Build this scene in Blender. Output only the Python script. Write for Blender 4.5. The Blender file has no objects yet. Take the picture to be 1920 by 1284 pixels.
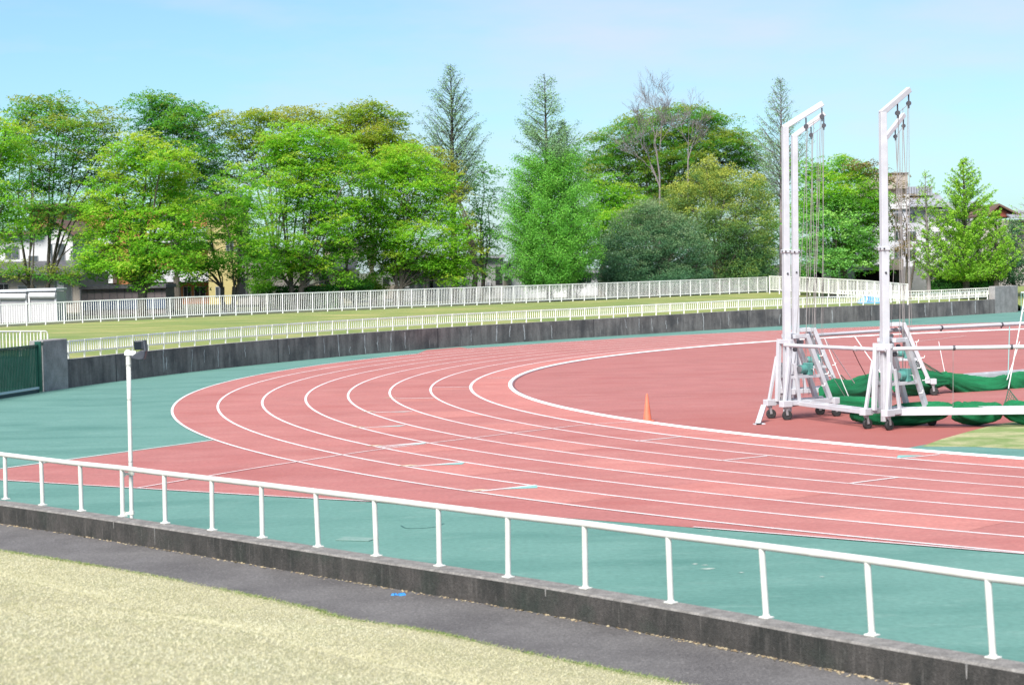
import bpy, bmesh, math, random
import numpy as np
from mathutils import Vector, Matrix
rnd = random.Random(7); RNG = np.random.default_rng(7)
scene = bpy.context.scene
COL = scene.collection
R = math.radians
# ------------------------------------------------------------------ camera
F, CAMH, PITCH, ROLL = 3600.0, 3.7116, 0.0402, -0.0208      # focal length in photo pixels (1920 wide), metres, radians
_f = Vector((0, math.cos(PITCH), -math.sin(PITCH))); _r0 = Vector((1, 0, 0)); _u0 = _r0.cross(_f)
_r = math.cos(ROLL)*_r0 + math.sin(ROLL)*_u0; _u = -math.sin(ROLL)*_r0 + math.cos(ROLL)*_u0
cam = bpy.data.cameras.new('camera'); camo = bpy.data.objects.new('camera', cam); COL.objects.link(camo)
cam.sensor_width = 36; cam.lens = F/1920*36; cam.clip_start = .1; cam.clip_end = 5000
camo.matrix_world = Matrix(((_r.x, _u.x, -_f.x, 0), (_r.y, _u.y, -_f.y, 0), (_r.z, _u.z, -_f.z, CAMH), (0, 0, 0, 1)))
cam.dof.use_dof = True; cam.dof.focus_distance = 50; cam.dof.aperture_fstop = 3.2
scene.camera = camo
# ------------------------------------------------------------------ sky, sun, exposure
SUN_EL, SUN_AZ = R(47), R(-158)            # azimuth from +Y (view direction) clockwise: behind the camera to the left
w = bpy.data.worlds.new('World'); scene.world = w; w.use_nodes = True
nt = w.node_tree; nt.nodes.clear()
def wn(t, **k):
    n = nt.nodes.new(t)
    for a, b in k.items(): setattr(n, a, b)
    return n
wo = wn('ShaderNodeOutputWorld'); bg = wn('ShaderNodeBackground'); sky = wn('ShaderNodeTexSky', sky_type='NISHITA', sun_disc=False)
sky.sun_elevation = SUN_EL; sky.sun_rotation = SUN_AZ; sky.air_density = 1.0; sky.dust_density = 0.6; sky.ozone_density = 1.6
tc = wn('ShaderNodeTexCoord'); mp = wn('ShaderNodeMapping'); mp.inputs['Scale'].default_value = (2.2, 2.2, 9)
nz = wn('ShaderNodeTexNoise'); nz.inputs['Scale'].default_value = 2.1; nz.inputs['Detail'].default_value = 7; nz.inputs['Roughness'].default_value = .55
rp = wn('ShaderNodeValToRGB'); rp.color_ramp.elements[0].position = .42; rp.color_ramp.elements[1].position = .78
rp.color_ramp.elements[0].color = (.12, .12, .12, 1); rp.color_ramp.elements[1].color = (.74, .74, .74, 1)
mx = wn('ShaderNodeMix', data_type='RGBA'); mx.inputs['B'].default_value = (5.5, 5.6, 6.2, 1)
tint = wn('ShaderNodeMix', data_type='RGBA', blend_type='MULTIPLY'); tint.inputs['Factor'].default_value = 1; tint.inputs['B'].default_value = (.65, .96, 1.16, 1)
L = nt.links
L.new(tc.outputs['Generated'], mp.inputs['Vector']); L.new(mp.outputs['Vector'], nz.inputs['Vector']); L.new(nz.outputs['Fac'], rp.inputs['Fac'])
L.new(sky.outputs[0], tint.inputs['A']); L.new(tint.outputs['Result'], mx.inputs['A']); L.new(rp.outputs['Color'], mx.inputs['Factor'])
L.new(mx.outputs['Result'], bg.inputs['Color']); bg.inputs['Strength'].default_value = .056; L.new(bg.outputs[0], wo.inputs[0])
sl = bpy.data.lights.new('sun', 'SUN'); sl.energy = 3.4; sl.angle = R(30); sl.color = (1, .95, .88)
so = bpy.data.objects.new('sun', sl); COL.objects.link(so)
sd = Vector((math.cos(SUN_EL)*math.sin(SUN_AZ), math.cos(SUN_EL)*math.cos(SUN_AZ), math.sin(SUN_EL)))
so.rotation_euler = sd.to_track_quat('Z', 'Y').to_euler(); so.location = sd*50
vs = scene.view_settings; scene.display_settings.display_device = 'sRGB'
vs.view_transform = 'Standard'; vs.look = 'None'; vs.gamma = 1; vs.use_curve_mapping = False; vs.exposure = 1.38

# ------------------------------------------------------------------ pixel -> world
def ray(px, py): px, py = float(px), float(py); return ((px-960)*_r - (py-642)*_u)/F + _f
def G(px, py, z=0.0):
    d = ray(px, py); return Vector((0, 0, CAMH)) + d*((z-CAMH)/d.z)
def at(px, py, d): return Vector((0, 0, CAMH)) + ray(px, py)*float(d)
def col(px, d, z):                         # the point of height z seen in picture column px at depth d
    a = ray(px, 0).z; b = ray(px, 1).z-a
    return at(px, ((z-CAMH)/d-a)/b, d)
def pm(d): return d/F                      # metres per photo pixel at depth d

# ------------------------------------------------------------------ object helpers
def tag(o, label=None, cat=None, group=None, kind=None):
    if label: o['label'] = label
    if cat: o['category'] = cat
    if group: o['group'] = group
    if kind: o['kind'] = kind
    return o
def thing(name, label, cat, loc=(0, 0, 0), rz=0, group=None):
    o = bpy.data.objects.new(name, None); COL.objects.link(o); o.location = loc; o.rotation_euler = (0, 0, rz); o.empty_display_size = .2
    return tag(o, label, cat, group)
class MB:
    def __init__(s): s.v = []; s.f = []; s.m = []; s.uv = []; s.sm = []
    def add(s, vs, fs, m=0, uv=None, sm=False):
        b = len(s.v); s.v += [tuple(v) for v in vs]
        for f in fs:
            s.f.append([b+i for i in f]); s.m.append(m); s.sm.append(sm); s.uv.append([uv[i] for i in f] if uv else None)
        return s
    def box(s, c, size, rz=0, m=0, taper=1.0):
        x, y, z = size[0]/2, size[1]/2, size[2]/2; M = Matrix.Rotation(rz, 3, 'Z'); c = Vector(c); t = taper
        vs = [c+M@Vector((sx*x*(t if sz > 0 else 1), sy*y*(t if sz > 0 else 1), sz*z)) for sz in (-1, 1) for sy in (-1, 1) for sx in (-1, 1)]
        return s.add(vs, [(0, 2, 3, 1), (4, 5, 7, 6), (0, 1, 5, 4), (1, 3, 7, 5), (3, 2, 6, 7), (2, 0, 4, 6)], m)
    def bar(s, a, b, w, h=None, m=0, up=(0, 0, 1)):
        a = Vector(a); b = Vector(b); h = h or w; d = (b-a).normalized(); up = Vector(up)
        if abs(d.dot(up)) > .95: up = Vector((0, 1, 0)) if abs(d.y) < .9 else Vector((1, 0, 0))
        x = d.cross(up).normalized()*w/2; y = x.cross(d).normalized()*h/2
        vs = [p+sx*x+sy*y for p in (a, b) for sx, sy in ((-1, -1), (1, -1), (1, 1), (-1, 1))]
        return s.add(vs, [(0, 3, 2, 1), (4, 5, 6, 7), (0, 1, 5, 4), (1, 2, 6, 5), (2, 3, 7, 6), (3, 0, 4, 7)], m)
    def tube(s, pts, rad, n=8, m=0, cap=True):
        pts = [Vector(p) for p in pts]; rads = rad if hasattr(rad, '__len__') else [rad]*len(pts)
        vs = []; prev = None
        for i, p in enumerate(pts):
            d = (pts[min(i+1, len(pts)-1)]-pts[max(i-1, 0)]).normalized()
            if prev is None:
                up = Vector((0, 0, 1)) if abs(d.z) < .9 else Vector((1, 0, 0)); x = d.cross(up).normalized()
            else: x = (prev-d*prev.dot(d)).normalized()
            prev = x; y = d.cross(x)
            vs += [p+(x*math.cos(2*math.pi*k/n)+y*math.sin(2*math.pi*k/n))*rads[i] for k in range(n)]
        fs = [(i*n+k, i*n+(k+1) % n, (i+1)*n+(k+1) % n, (i+1)*n+k) for i in range(len(pts)-1) for k in range(n)]
        s.add(vs, fs, m, sm=n > 4)
        if cap: s.add(vs[:n], [tuple(range(n))[::-1]], m); s.add(vs[-n:], [tuple(range(n))], m)
        return s
    def poly(s, pts, m=0): return s.add(pts, [tuple(range(len(pts)))], m)
    def build(s, name, mat, parent=None, bevel=0):
        me = bpy.data.meshes.new(name); me.from_pydata(s.v, [], s.f)
        for mm in (mat if isinstance(mat, (list, tuple)) else [mat]): me.materials.append(mm)
        me.polygons.foreach_set('material_index', s.m); me.polygons.foreach_set('use_smooth', s.sm)
        if any(u is not None for u in s.uv):
            ul = me.uv_layers.new(name='UVMap'); a = []
            for f, u in zip(s.f, s.uv): a += u if u else [(0, 0)]*len(f)
            ul.data.foreach_set('uv', np.array(a, dtype=np.float32).ravel())
        me.update()
        o = bpy.data.objects.new(name, me); COL.objects.link(o)
        if parent: o.parent = parent
        if bevel:
            b = o.modifiers.new('bevel', 'BEVEL'); b.width = bevel; b.segments = 2; b.limit_method = 'ANGLE'
        return o
def copy_tree(o, parent=None):
    c = o.copy(); COL.objects.link(c); c.parent = parent
    for ch in list(o.children): copy_tree(ch, c)
    return c
def spl(P, n):                             # smooth curve through points
    P = [Vector(p) for p in P]; out = []
    for i in range(len(P)-1):
        a = P[max(i-1, 0)]; b = P[i]; c = P[i+1]; d = P[min(i+2, len(P)-1)]
        for k in range(n):
            t = k/n; out.append(.5*((2*b)+(c-a)*t+(2*a-5*b+4*c-d)*t*t+(3*b-a-3*c+d)*t**3))
    return out+[P[-1]]
# ------------------------------------------------------------------ materials
def M(name, c, rough=.7, c2=None, scale=4, detail=6, lo=.35, hi=.65, grain=None, gscale=60, bump=0, bscale=80, stretch=None, uv=False, metal=0, spec=.4, extra=None):
    m = bpy.data.materials.new(name); m.use_nodes = True; t = m.node_tree; p = t.nodes['Principled BSDF']
    p.inputs['Roughness'].default_value = rough; p.inputs['Metallic'].default_value = metal; p.inputs['Specular IOR Level'].default_value = spec
    c = (*c, 1)
    g = t.nodes.new('ShaderNodeTexCoord') if uv else t.nodes.new('ShaderNodeNewGeometry')
    src = g.outputs['UV'] if uv else g.outputs['Position']
    if uv == 'obj': src = g.outputs['Object']
    def noise(sc, det, st=None):
        n = t.nodes.new('ShaderNodeTexNoise'); n.inputs['Scale'].default_value = sc; n.inputs['Detail'].default_value = det; n.inputs['Roughness'].default_value = .6
        if st:
            q = t.nodes.new('ShaderNodeMapping'); q.inputs['Scale'].default_value = st; t.links.new(src, q.inputs['Vector']); t.links.new(q.outputs['Vector'], n.inputs['Vector'])
        else: t.links.new(src, n.inputs['Vector'])
        return n.outputs['Fac']
    def mr(fac, a, b):
        n = t.nodes.new('ShaderNodeMapRange'); n.inputs['From Min'].default_value = a; n.inputs['From Max'].default_value = b; t.links.new(fac, n.inputs['Value']); return n.outputs['Result']
    def mixc(fac, A, B, mode='MIX'):
        n = t.nodes.new('ShaderNodeMix'); n.data_type = 'RGBA'; n.blend_type = mode
        for k, x in (('Factor', fac), ('A', A), ('B', B)):
            if hasattr(x, 'is_output'): t.links.new(x, n.inputs[k])
            else: n.inputs[k].default_value = x
        return n.outputs['Result']
    cur = c
    if c2: cur = mixc(mr(noise(scale, detail, stretch), lo, hi), c, (*c2, 1))
    for e in (extra or []):                # (colour, scale, stretch, lo, hi, strength)
        f = mr(noise(e[1], 5, e[2]), e[3], e[4]); k = t.nodes.new('ShaderNodeMath'); k.operation = 'MULTIPLY'; t.links.new(f, k.inputs[0]); k.inputs[1].default_value = e[5]
        cur = mixc(k.outputs[0], cur, (*e[0], 1))
    if grain:
        f = mr(noise(gscale, 3), .3, .7); cur = mixc(f, mixc(1.0, cur, (1-grain, 1-grain, 1-grain, 1), 'MULTIPLY'), cur)
    if hasattr(cur, 'is_output'): t.links.new(cur, p.inputs['Base Color'])
    else: p.inputs['Base Color'].default_value = cur
    if bump:
        b = t.nodes.new('ShaderNodeBump'); b.inputs['Strength'].default_value = bump; b.inputs['Distance'].default_value = .02
        t.links.new(noise(bscale, 4), b.inputs['Height']); t.links.new(b.outputs[0], p.inputs['Normal'])
    return m
white = M('white paint', (.80, .80, .78), .45, (.72, .72, .69), 3, grain=.06, gscale=12)
fencew = M('white fence paint', (.78, .78, .78), .45, (.70, .71, .70), 2)
fencec = M('cream fence paint', (.80, .79, .73), .45, (.72, .72, .66), 2)
railp = M('near rail paint', (.60, .60, .57), .4, (.52, .52, .48), 5, grain=.05, gscale=30, extra=[((.35, .22, .12), 9, None, .70, .78, .35)])
cagep = M('cage paint', (.48, .485, .51), .4, (.41, .415, .44), 3, extra=[((.42, .30, .2), 7, None, .69, .76, .5)])
linep = M('line paint', (.66, .60, .60), .7, (.54, .42, .42), 2.5, lo=.45, hi=.75)
kerbp = M('kerb paint', (.80, .80, .80), .5, (.70, .70, .70), 5)
rubber = M('black rubber', (.012, .013, .014), .7, (.03, .03, .03), 20)
steel = M('grey steel', (.38, .39, .4), .4, (.28, .28, .29), 8, metal=.6)
dsteel = M('dark fittings', (.06, .06, .07), .5)
green_ap = M('green apron', (.092, .215, .180), .8, (.116, .245, .208), .55, 7, .3, .7, grain=.22, gscale=13, bump=.15, bscale=120,
             extra=[((.055, .160, .132), .22, (1, 3, 1), .48, .70, .75), ((.175, .30, .26), .9, (1.3, 2.4, 1), .56, .78, .55), ((.26, .36, .32), 14, None, .71, .76, .5), ((.045, .12, .10), 3.5, None, .68, .80, .4)])
def red(name, c, k=1.0):
    c = tuple(x*k for x in c)
    return M(name, c, .8, tuple(x*.86 for x in c), .5, 7, .35, .7, grain=.24, gscale=13, bump=.15, bscale=120,
             extra=[((c[0]*1.12, c[1]*1.35, c[2]*1.33), .8, (1, 2.2, 1), .48, .72, .55), ((c[0]*.80, c[1]*.64, c[2]*.62), .22, (1.2, 2.4, 1), .50, .72, .75), ((c[0]*.72, c[1]*.5, c[2]*.42), .9, (1, 2, 1), .66, .78, .55), ((.5, .36, .33), 16, None, .70, .76, .35)])
track_r = red('track red', (.405, .150, .133)); chute_r = red('chute red', (.40, .144, .130), .97); infield_r = red('infield red', (.39, .142, .128), .95)
lane1_r = red('inside lane red', (.475, .175, .150)); patch_r = red('lane patch red', (.46, .175, .150)); stain_r = red('lane stain', (.40, .115, .10))
tri_g = M('marker green', (.14, .34, .31), .8, (.2, .4, .37), 3); tan_p = M('marker tan', (.55, .42, .3), .8)
turf = M('far turf', (.21, .245, .066), .95, (.135, .20, .05), .16, 8, .38, .66, grain=.25, gscale=9, extra=[((.36, .32, .13), .30, (1, 2.5, 1), .50, .68, .8)])
dry = M('dry grass soil', (.40, .37, .235), .95, (.33, .315, .19), .9, 8, .35, .7, grain=.35, gscale=45, bump=.5, bscale=40, extra=[((.27, .29, .14), 2.2, None, .5, .72, .5)])
infg = M('infield turf', (.165, .235, .07), .95, (.37, .35, .19), 1.1, 9, .42, .62, grain=.25, gscale=25)
asph = M('walkway asphalt', (.110, .103, .102), .9, (.165, .156, .152), .9, 8, .35, .65, grain=.55, gscale=38, bump=.5, bscale=60, extra=[((.30, .28, .27), 26, None, .60, .68, .55), ((.20, .19, .19), 1.1, (1, .5, 1), .54, .75, .6), ((.055, .05, .052), 2.0, None, .58, .8, .45)])
soil = M('yard soil', (.06, .065, .045), .95, (.11, .12, .06), .2, 7)
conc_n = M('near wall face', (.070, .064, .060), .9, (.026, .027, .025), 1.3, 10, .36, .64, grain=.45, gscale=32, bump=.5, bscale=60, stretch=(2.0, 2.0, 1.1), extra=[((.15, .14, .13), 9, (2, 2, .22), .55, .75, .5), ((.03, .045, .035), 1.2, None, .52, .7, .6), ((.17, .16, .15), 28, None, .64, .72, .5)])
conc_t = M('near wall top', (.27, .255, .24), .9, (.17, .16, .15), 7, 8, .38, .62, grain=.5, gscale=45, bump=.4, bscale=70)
conc_f = M('far wall face', (.115, .10, .098), .9, (.25, .225, .215), 1.0, 8, .38, .72, uv=True, stretch=(2.6, .5, 1), grain=.25, gscale=12,
           extra=[((.055, .052, .056), .7, (1, 1.2, 1), .46, .66, .8), ((.38, .36, .35), 2.2, (2.4, .35, 1), .60, .78, .6)])
conc_p = M('pillar concrete', (.34, .32, .315), .9, (.22, .21, .205), 2.2, 8, .35, .65, grain=.25, gscale=18, extra=[((.3, .29, .28), 2.5, (3, 3, .4), .62, .78, .5)])
efflo = M('lime streak', (.42, .41, .41), .9, (.22, .22, .23), 4, lo=.4, hi=.7)
joint = M('wall joint', (.02, .02, .025), .9)
gate_g = M('gate green', (.006, .055, .038), .4, (.01, .07, .05), 3)
net_g = M('net green', (.006, .25, .088), .85, (.003, .13, .045), 3, 6, .35, .65, uv=True, stretch=(.5, 6, 1), bump=1.0, bscale=60, grain=.4, gscale=60)
orange = M('cone orange', (.62, .16, .09), .5, (.52, .125, .07), 6)
blue_t = M('tarp blue', (.02, .18, .50), .5, (.05, .27, .6), 3)
teal = M('winch green', (.10, .30, .26), .5, (.07, .22, .2), 8)
rope_m = M('rope', (.26, .24, .23), .8); rope_w = M('white rope', (.75, .73, .72), .8)
# ------------------------------------------------------------------ the ground
def sheet(name, pts, z, mat, label, cat='ground', kind='structure'):
    mb = MB(); mb.poly([(p[0], p[1], z) for p in pts])
    o = mb.build(name, mat)
    if o.data.polygons[0].normal.z < 0: o.data.flip_normals()
    return tag(o, label, cat, None, kind)
TC = Vector((37.571, 59.436, 0)); R0 = 37.652; LW = 1.22
def pol(p): q = p-TC; return math.hypot(q.x, q.y), math.atan2(q.y, q.x)
def PT(r, a, z=0): return Vector((TC.x+r*math.cos(a), TC.y+r*math.sin(a), z))
wall_px = [(83, 734), (128, 727.5), (215, 715), (345, 699), (480, 683), (655, 668.5), (820, 652), (955, 644), (1110, 631), (1260, 623), (1402, 615.5), (1520, 608), (1665, 599.5), (1770, 593.5), (1866, 587.5), (1912, 584.5)]
_wx = np.array([p[0] for p in wall_px[1:-1]]); _wk = np.polyfit(_wx, [1/G(*p).y for p in wall_px[1:-1]], 3)      # smooth curve through the sighted wall foot
def _wall_pt(p):
    g = G(*p)
    if p[0] < 100 or p[0] > 1900: return g
    y = 1/float(np.polyval(_wk, p[0])); return Vector((g.x*y/g.y, y, 0))
wall_g = [_wall_pt(p) for p in wall_px]
wall_c = spl(wall_g[1:-1], 6)
big = 900
sheet('ground', [(-big, -200), (big, -200), (big, 1500), (-big, 1500)], -.35, soil, 'dark earth under everything, out to the horizon')
gl = G(-260, 800)
wa = G(-700, 985); 
rail_base_px = [(11, 936), (80, 947), (153, 958), (230, 968), (310, 981), (398, 994), (492, 1008), (597, 1025), (706, 1042), (824, 1061), (953, 1082), (1098, 1103), (1258, 1130), (1437, 1158), (1635, 1191), (1862, 1233)]
ZB, HP = .31, .70
rail_b = [G(*p, ZB) for p in rail_base_px]
rd = (rail_b[-1]-rail_b[0]).normalized(); rn = Vector((-rd.y, rd.x, 0))      # rd: along the rail to the right; rn: towards the track
if rn.y < 0: rn = -rn
ext_l = rail_b[0]-rd*20; ext_r = rail_b[-1]+rd*14
PW0 = wall_g[0]+Vector((-.5, 4.0, 0)); PW1 = PW0+(G(-110, 765)+Vector((-6, 1.5, 0))-PW0)*1.6     # the passage wall behind the gate
PWN = Vector((-(PW0-PW1).y, (PW0-PW1).x, 0)).normalized()
apron = [tuple(p) for p in (ext_r, ext_l)] + [tuple(PW1), tuple(PW0)] + [tuple(p+Vector((-.35, .35, 0))) for p in wall_g] + [(44, 185), (90, 170), (120, 120), (120, 10)]
sheet('green_apron', apron, 0, green_ap, 'green rubber surfacing between the running track and the walls', 'sports ground')
def G2(pts): return [G(*p) for p in pts]
near_chute = [G(-250, 884), G(0, 900.6), G(480, 929), G(700, 941), G(947, 962.7), G(1300, 989), G(1920, 1039), G(2300, 1072)]
inner_ch = [PT(R0+4, pol(G(2100, 1000))[1]), PT(R0+4, pol(G(1300, 900))[1]), PT(R0+5, pol(G(800, 860))[1]), PT(R0+8.5, pol(G(480, 846))[1])]
ch = near_chute+inner_ch+[G(397, 826), G(200, 852), G(0, 879), G(-250, 915-20)]
ch = near_chute+inner_ch+[G(397, 826), G(200, 852.5), G(0, 879.5)]
sheet('near_chute', ch, .004, chute_r, 'pink chute running off the track at the left, bounded by thin white lines', 'sports ground')
fc = [G(782, 663.4), G(830, 656.8), G(877, 653.0)]
far_ch = [PT(R0+9, pol(G(700, 670))[1]), G(650, 680), G(782, 663.4), G(800, 656.3), G(862, 651.2), G(877, 653), G(1000, 646), PT(R0+9, pol(G(1000, 648))[1])]
sheet('far_chute', far_ch, .004, chute_r, 'pink chute tongue reaching the far concrete wall', 'sports ground')
def ring(mb, r0, r1, a0, a1, z, n=200, m=0, step=1.0):
    vs = []; uv = []; nr = max(1, int((r1-r0)/step))
    for i in range(n+1):
        a = a0+(a1-a0)*i/n
        for j in range(nr+1):
            r = r0+(r1-r0)*j/nr; vs.append(PT(r, a, z)); uv.append((a*40, r))
    k = nr+1
    fs = [(i*k+j, (i+1)*k+j, (i+1)*k+j+1, i*k+j+1) for i in range(n) for j in range(nr)]
    mb.add(vs, fs, m, uv)
A0, A1 = R(78), R(302)                     # the bend, through its far-left point at 180 degrees
mb = MB(); ring(mb, R0+LW, R0+8*LW+.02, A0, A1, .008, 260); o = mb.build('running_track', track_r)
tag(o, 'pink running track bend with eight white-lined lanes', 'running track', None, 'structure')
mb = MB(); ring(mb, R0, R0+LW, A0, A1, .0085, 260); o = mb.build('inside_lane', lane1_r)
tag(o, 'lighter pink innermost lane beside the white kerb', 'running track', None, 'structure')
inf = [PT(R0, A0+(A1-A0)*i/200) for i in range(201)]+[Vector((110, 20, 0)), Vector((110, 105, 0))]
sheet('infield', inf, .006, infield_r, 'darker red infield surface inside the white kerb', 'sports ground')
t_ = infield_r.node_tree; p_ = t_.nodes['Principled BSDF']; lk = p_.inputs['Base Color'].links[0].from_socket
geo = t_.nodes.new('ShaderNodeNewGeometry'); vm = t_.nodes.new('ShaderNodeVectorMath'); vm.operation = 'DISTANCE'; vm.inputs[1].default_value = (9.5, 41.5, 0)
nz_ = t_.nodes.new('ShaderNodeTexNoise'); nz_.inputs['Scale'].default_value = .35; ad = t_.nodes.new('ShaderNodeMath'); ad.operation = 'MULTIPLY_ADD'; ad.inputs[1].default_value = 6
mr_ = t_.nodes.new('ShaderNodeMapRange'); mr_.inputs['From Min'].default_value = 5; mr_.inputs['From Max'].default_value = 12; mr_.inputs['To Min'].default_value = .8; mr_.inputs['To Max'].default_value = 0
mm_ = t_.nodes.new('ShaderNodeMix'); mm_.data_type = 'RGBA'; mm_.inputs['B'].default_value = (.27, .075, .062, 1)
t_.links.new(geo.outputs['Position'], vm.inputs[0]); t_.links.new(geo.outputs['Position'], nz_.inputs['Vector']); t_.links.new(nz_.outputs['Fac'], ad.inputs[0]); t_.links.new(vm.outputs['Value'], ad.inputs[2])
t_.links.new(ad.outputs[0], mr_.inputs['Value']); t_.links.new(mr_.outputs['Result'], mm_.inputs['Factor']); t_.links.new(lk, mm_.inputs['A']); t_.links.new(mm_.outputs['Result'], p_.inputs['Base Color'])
# infield grass patch with its green rim
gp = [G(1728, 838), G(1765, 824), G(1830, 806), G(1868, 796), G(1925, 789), G(2300, 776), G(2500, 860), G(2100, 853), G(1920, 843), G(1830, 838.5)]
rim = [G(1690, 842.5), G(1735, 834)] + [G(1830, 836), G(1920, 840), G(2300, 858)] + [PT(R0-.12, pol(G(p, 860))[1]) for p in (2250, 2050, 1900, 1800, 1725)]
sheet('green_rim', rim, .009, green_ap, 'green strip between the infield grass corner and the kerb', 'sports ground')
sheet('infield_grass', gp, .012, infg, 'corner of infield grass beside the hammer cage', 'grass')
# lines
lines = MB()
for k in range(1, 9): ring(lines, R0+k*LW-.034-(.012 if k == 1 else 0), R0+k*LW+.034+(.012 if k == 1 else 0), A0, A1, .0125, 320)
def stripe(pts, wd, z=.016, mbx=None):
    P = [Vector((p.x, p.y, z)) for p in pts]; vs = []
    for i, p in enumerate(P):
        d = (P[min(i+1, len(P)-1)]-P[max(i-1, 0)]).normalized(); n = Vector((-d.y, d.x, 0))*wd/2; vs += [p+n, p-n]
    (mbx or lines).add(vs, [(2*i, 2*i+1, 2*i+3, 2*i+2) for i in range(len(P)-1)])
starts = [((813, 727), (880, 726)), ((740, 748), (813, 746.7)), ((700, 774), (773, 771.7)), ((678, 803), (760, 798)), ((710, 838), (800, 830)), ((773, 875.5), (872, 867.3)), ((903, 921.7), (1005, 910.2))]
for a, b in starts: stripe([G(*a), G(*b)], .09)
for a, b in (((913, 709), (963, 708.6)), ((1350, 864.6), (1439, 855.6)), ((1592, 907.5), (1683, 896)), ((1684, 861), (1762, 853)), ((1192, 828), (1276, 820)), ((712, 840.5), (800, 830.3))): stripe([G(*a), G(*b)], .065, .0165)
stripe(spl([G(*p) for p in ((258.5, 915.6), (480, 878.2), (560, 866), (723, 842), (960, 813), (1100, 797), (1196, 791.5))], 8), .045, .017)
stripe([G(-250, 884), G(0, 900.6), G(480, 929), G(700, 941), G(940, 962.3)], .05); stripe([G(1300, 989), G(1920, 1039), G(2300, 1072)], .05)
stripe([G(397, 826), G(200, 852.5), G(0, 879.5)], .05, .0175)
stripe([G(1690, 644), G(1812, 630)], .05)
o = lines.build('lane_markings', linep); tag(o, 'white painted lane lines and start lines on the pink track', 'markings', None, 'structure')
mb = MB()
for (a, b), k in zip(starts[2:], (3, 4, 5, 6, 7)):
    A = G(*a); B = G(*b); d = B-A; n = Vector((d.y, -d.x, 0)).normalized()
    if n.y > 0: n = -n
    mb.poly([(*(A+d*.25).xy, .0145), (*(A+d*.78+n*(.16+.05*(k-3))).xy, .0145), (*(B+n*.015).xy, .0145)][::1])
mb.poly([(*G(1681, 859.5).xy, .0145), (*G(1684, 854.5).xy, .0145), (*G(1732, 854.3).xy, .0145)])
o = mb.build('marker_triangles', tri_g); tag(o, 'small pale green triangles at the staggered start lines', 'markings', None, 'structure')
mb = MB(); mt = MB(); ms = MB()
def patch(px, l, mbx=mb, z=.0105, back=0):
    r, a = pol(G(*px)); k = int((r-R0)/LW); a0 = a-back/r; ring(mbx, R0+k*LW+.03, R0+(k+1)*LW-.03, a0, a0+l/r, z, 8)
for (a, b), l in zip(starts, (1.2, 1.3, 1.4, 1.6, 1.8, 2.0, 2.3)):
    patch(((a[0]+b[0])/2, (a[1]+b[1])/2), l)
for c, l in (((860, 771), 2.0), ((905, 797), 1.9), ((960, 832), 2.2), ((1080, 865), 2.6), ((1300, 907), 2.6), ((1570, 958), 2.6)): patch(c, l)
o = mb.build('lane_patches', patch_r); tag(o, 'lighter pink repair patches set into the track lanes', 'markings', None, 'structure')
for a, b in starts[1:]:
    p = G(a[0]-8, a[1]-1.5); mt.poly([(*(p+Vector((x, y, 0))).xy, .0175) for x, y in ((-.22, 0), (0, -.09), (.2, .02), (.05, .12))])
o = mt.build('tan_marks', tan_p); tag(o, 'small worn tan lane numbers marks beside the start lines', 'markings', None, 'structure')
# kerb: a low rounded rail standing round the infield
kb = MB(); n = 260
for i in range(n):
    a, b = A0+(A1-A0)*i/n, A0+(A1-A0)*(i+1)/n
    prof = [(-.065, .014), (-.060, .030), (-.035, .048), (.035, .048), (.060, .030), (.065, .014)]
    vs = [PT(R0+x, t, z) for t in (a, b) for x, z in prof]; kb.add(vs, [(j, j+6, j+7, j+1) for j in range(5)], 0, sm=True)
tag(kb.build('track_kerb', kerbp), 'low white kerb rail curving round the red infield', 'kerb')
dk = MB(); ring(dk, R0-.13, R0-.056, A0, A1, .0135, 260); tag(dk.build('kerb_groove', M('kerb groove', (.08, .05, .05), .9, (.25, .09, .09), 4)), 'thin dark drainage groove along the inside of the white kerb', 'drain', None, 'structure')
# small things on the apron
mb = MB(); c = G(668, 1011); mb.box((c.x, c.y, .008), (.5, .3, .010), rd.to_2d().angle_signed(Vector((1, 0))) if False else math.atan2(rd.y, rd.x)*.4, 0); o = mb.build('drain_cover', M('cover plate', (.11, .215, .185), .8, (.19, .27, .24), 9), bevel=.004)
tag(o, 'flat rectangular inspection cover in the green surfacing by the railing', 'drain cover')
mb = MB()
for px, py, wx, wy in ((1327, 1066, .2, .06), (1303, 1057, .08, .05), (1322, 1059, .1, .03), (1390, 1073, .07, .03), (1541, 1081, .07, .03), (680, 942.5, .15, .03), (850, 956, .12, .03), (935, 964, .14, .03), (977, 966, .05, .05), (1330, 995, .1, .03), (1537, 1008, .1, .03), (1634, 1016, .1, .03)):
    p = G(px, py); mb.poly([(p.x-wx*.5, p.y, .0035), (p.x, p.y-wy, .0035), (p.x+wx*.5, p.y+wy*.2, .0035), (p.x+wx*.1, p.y+wy, .0035)])
tag(mb.build('paint_flecks', M('fleck', (.30, .36, .32), .8)), 'scattered pale paint flecks on the green surfacing', 'markings', None, 'structure')
mb = MB(); stripe(spl([G(*p) for p in ((752, 985), (762, 990), (790, 990), (818, 987), (832, 981))], 5), .03, .0035, mb)
tag(mb.build('scuff_mark', M('scuff', (.03, .10, .09), .9)), 'dark curved scuff on the green surfacing behind the railing', 'markings', None, 'structure')
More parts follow.
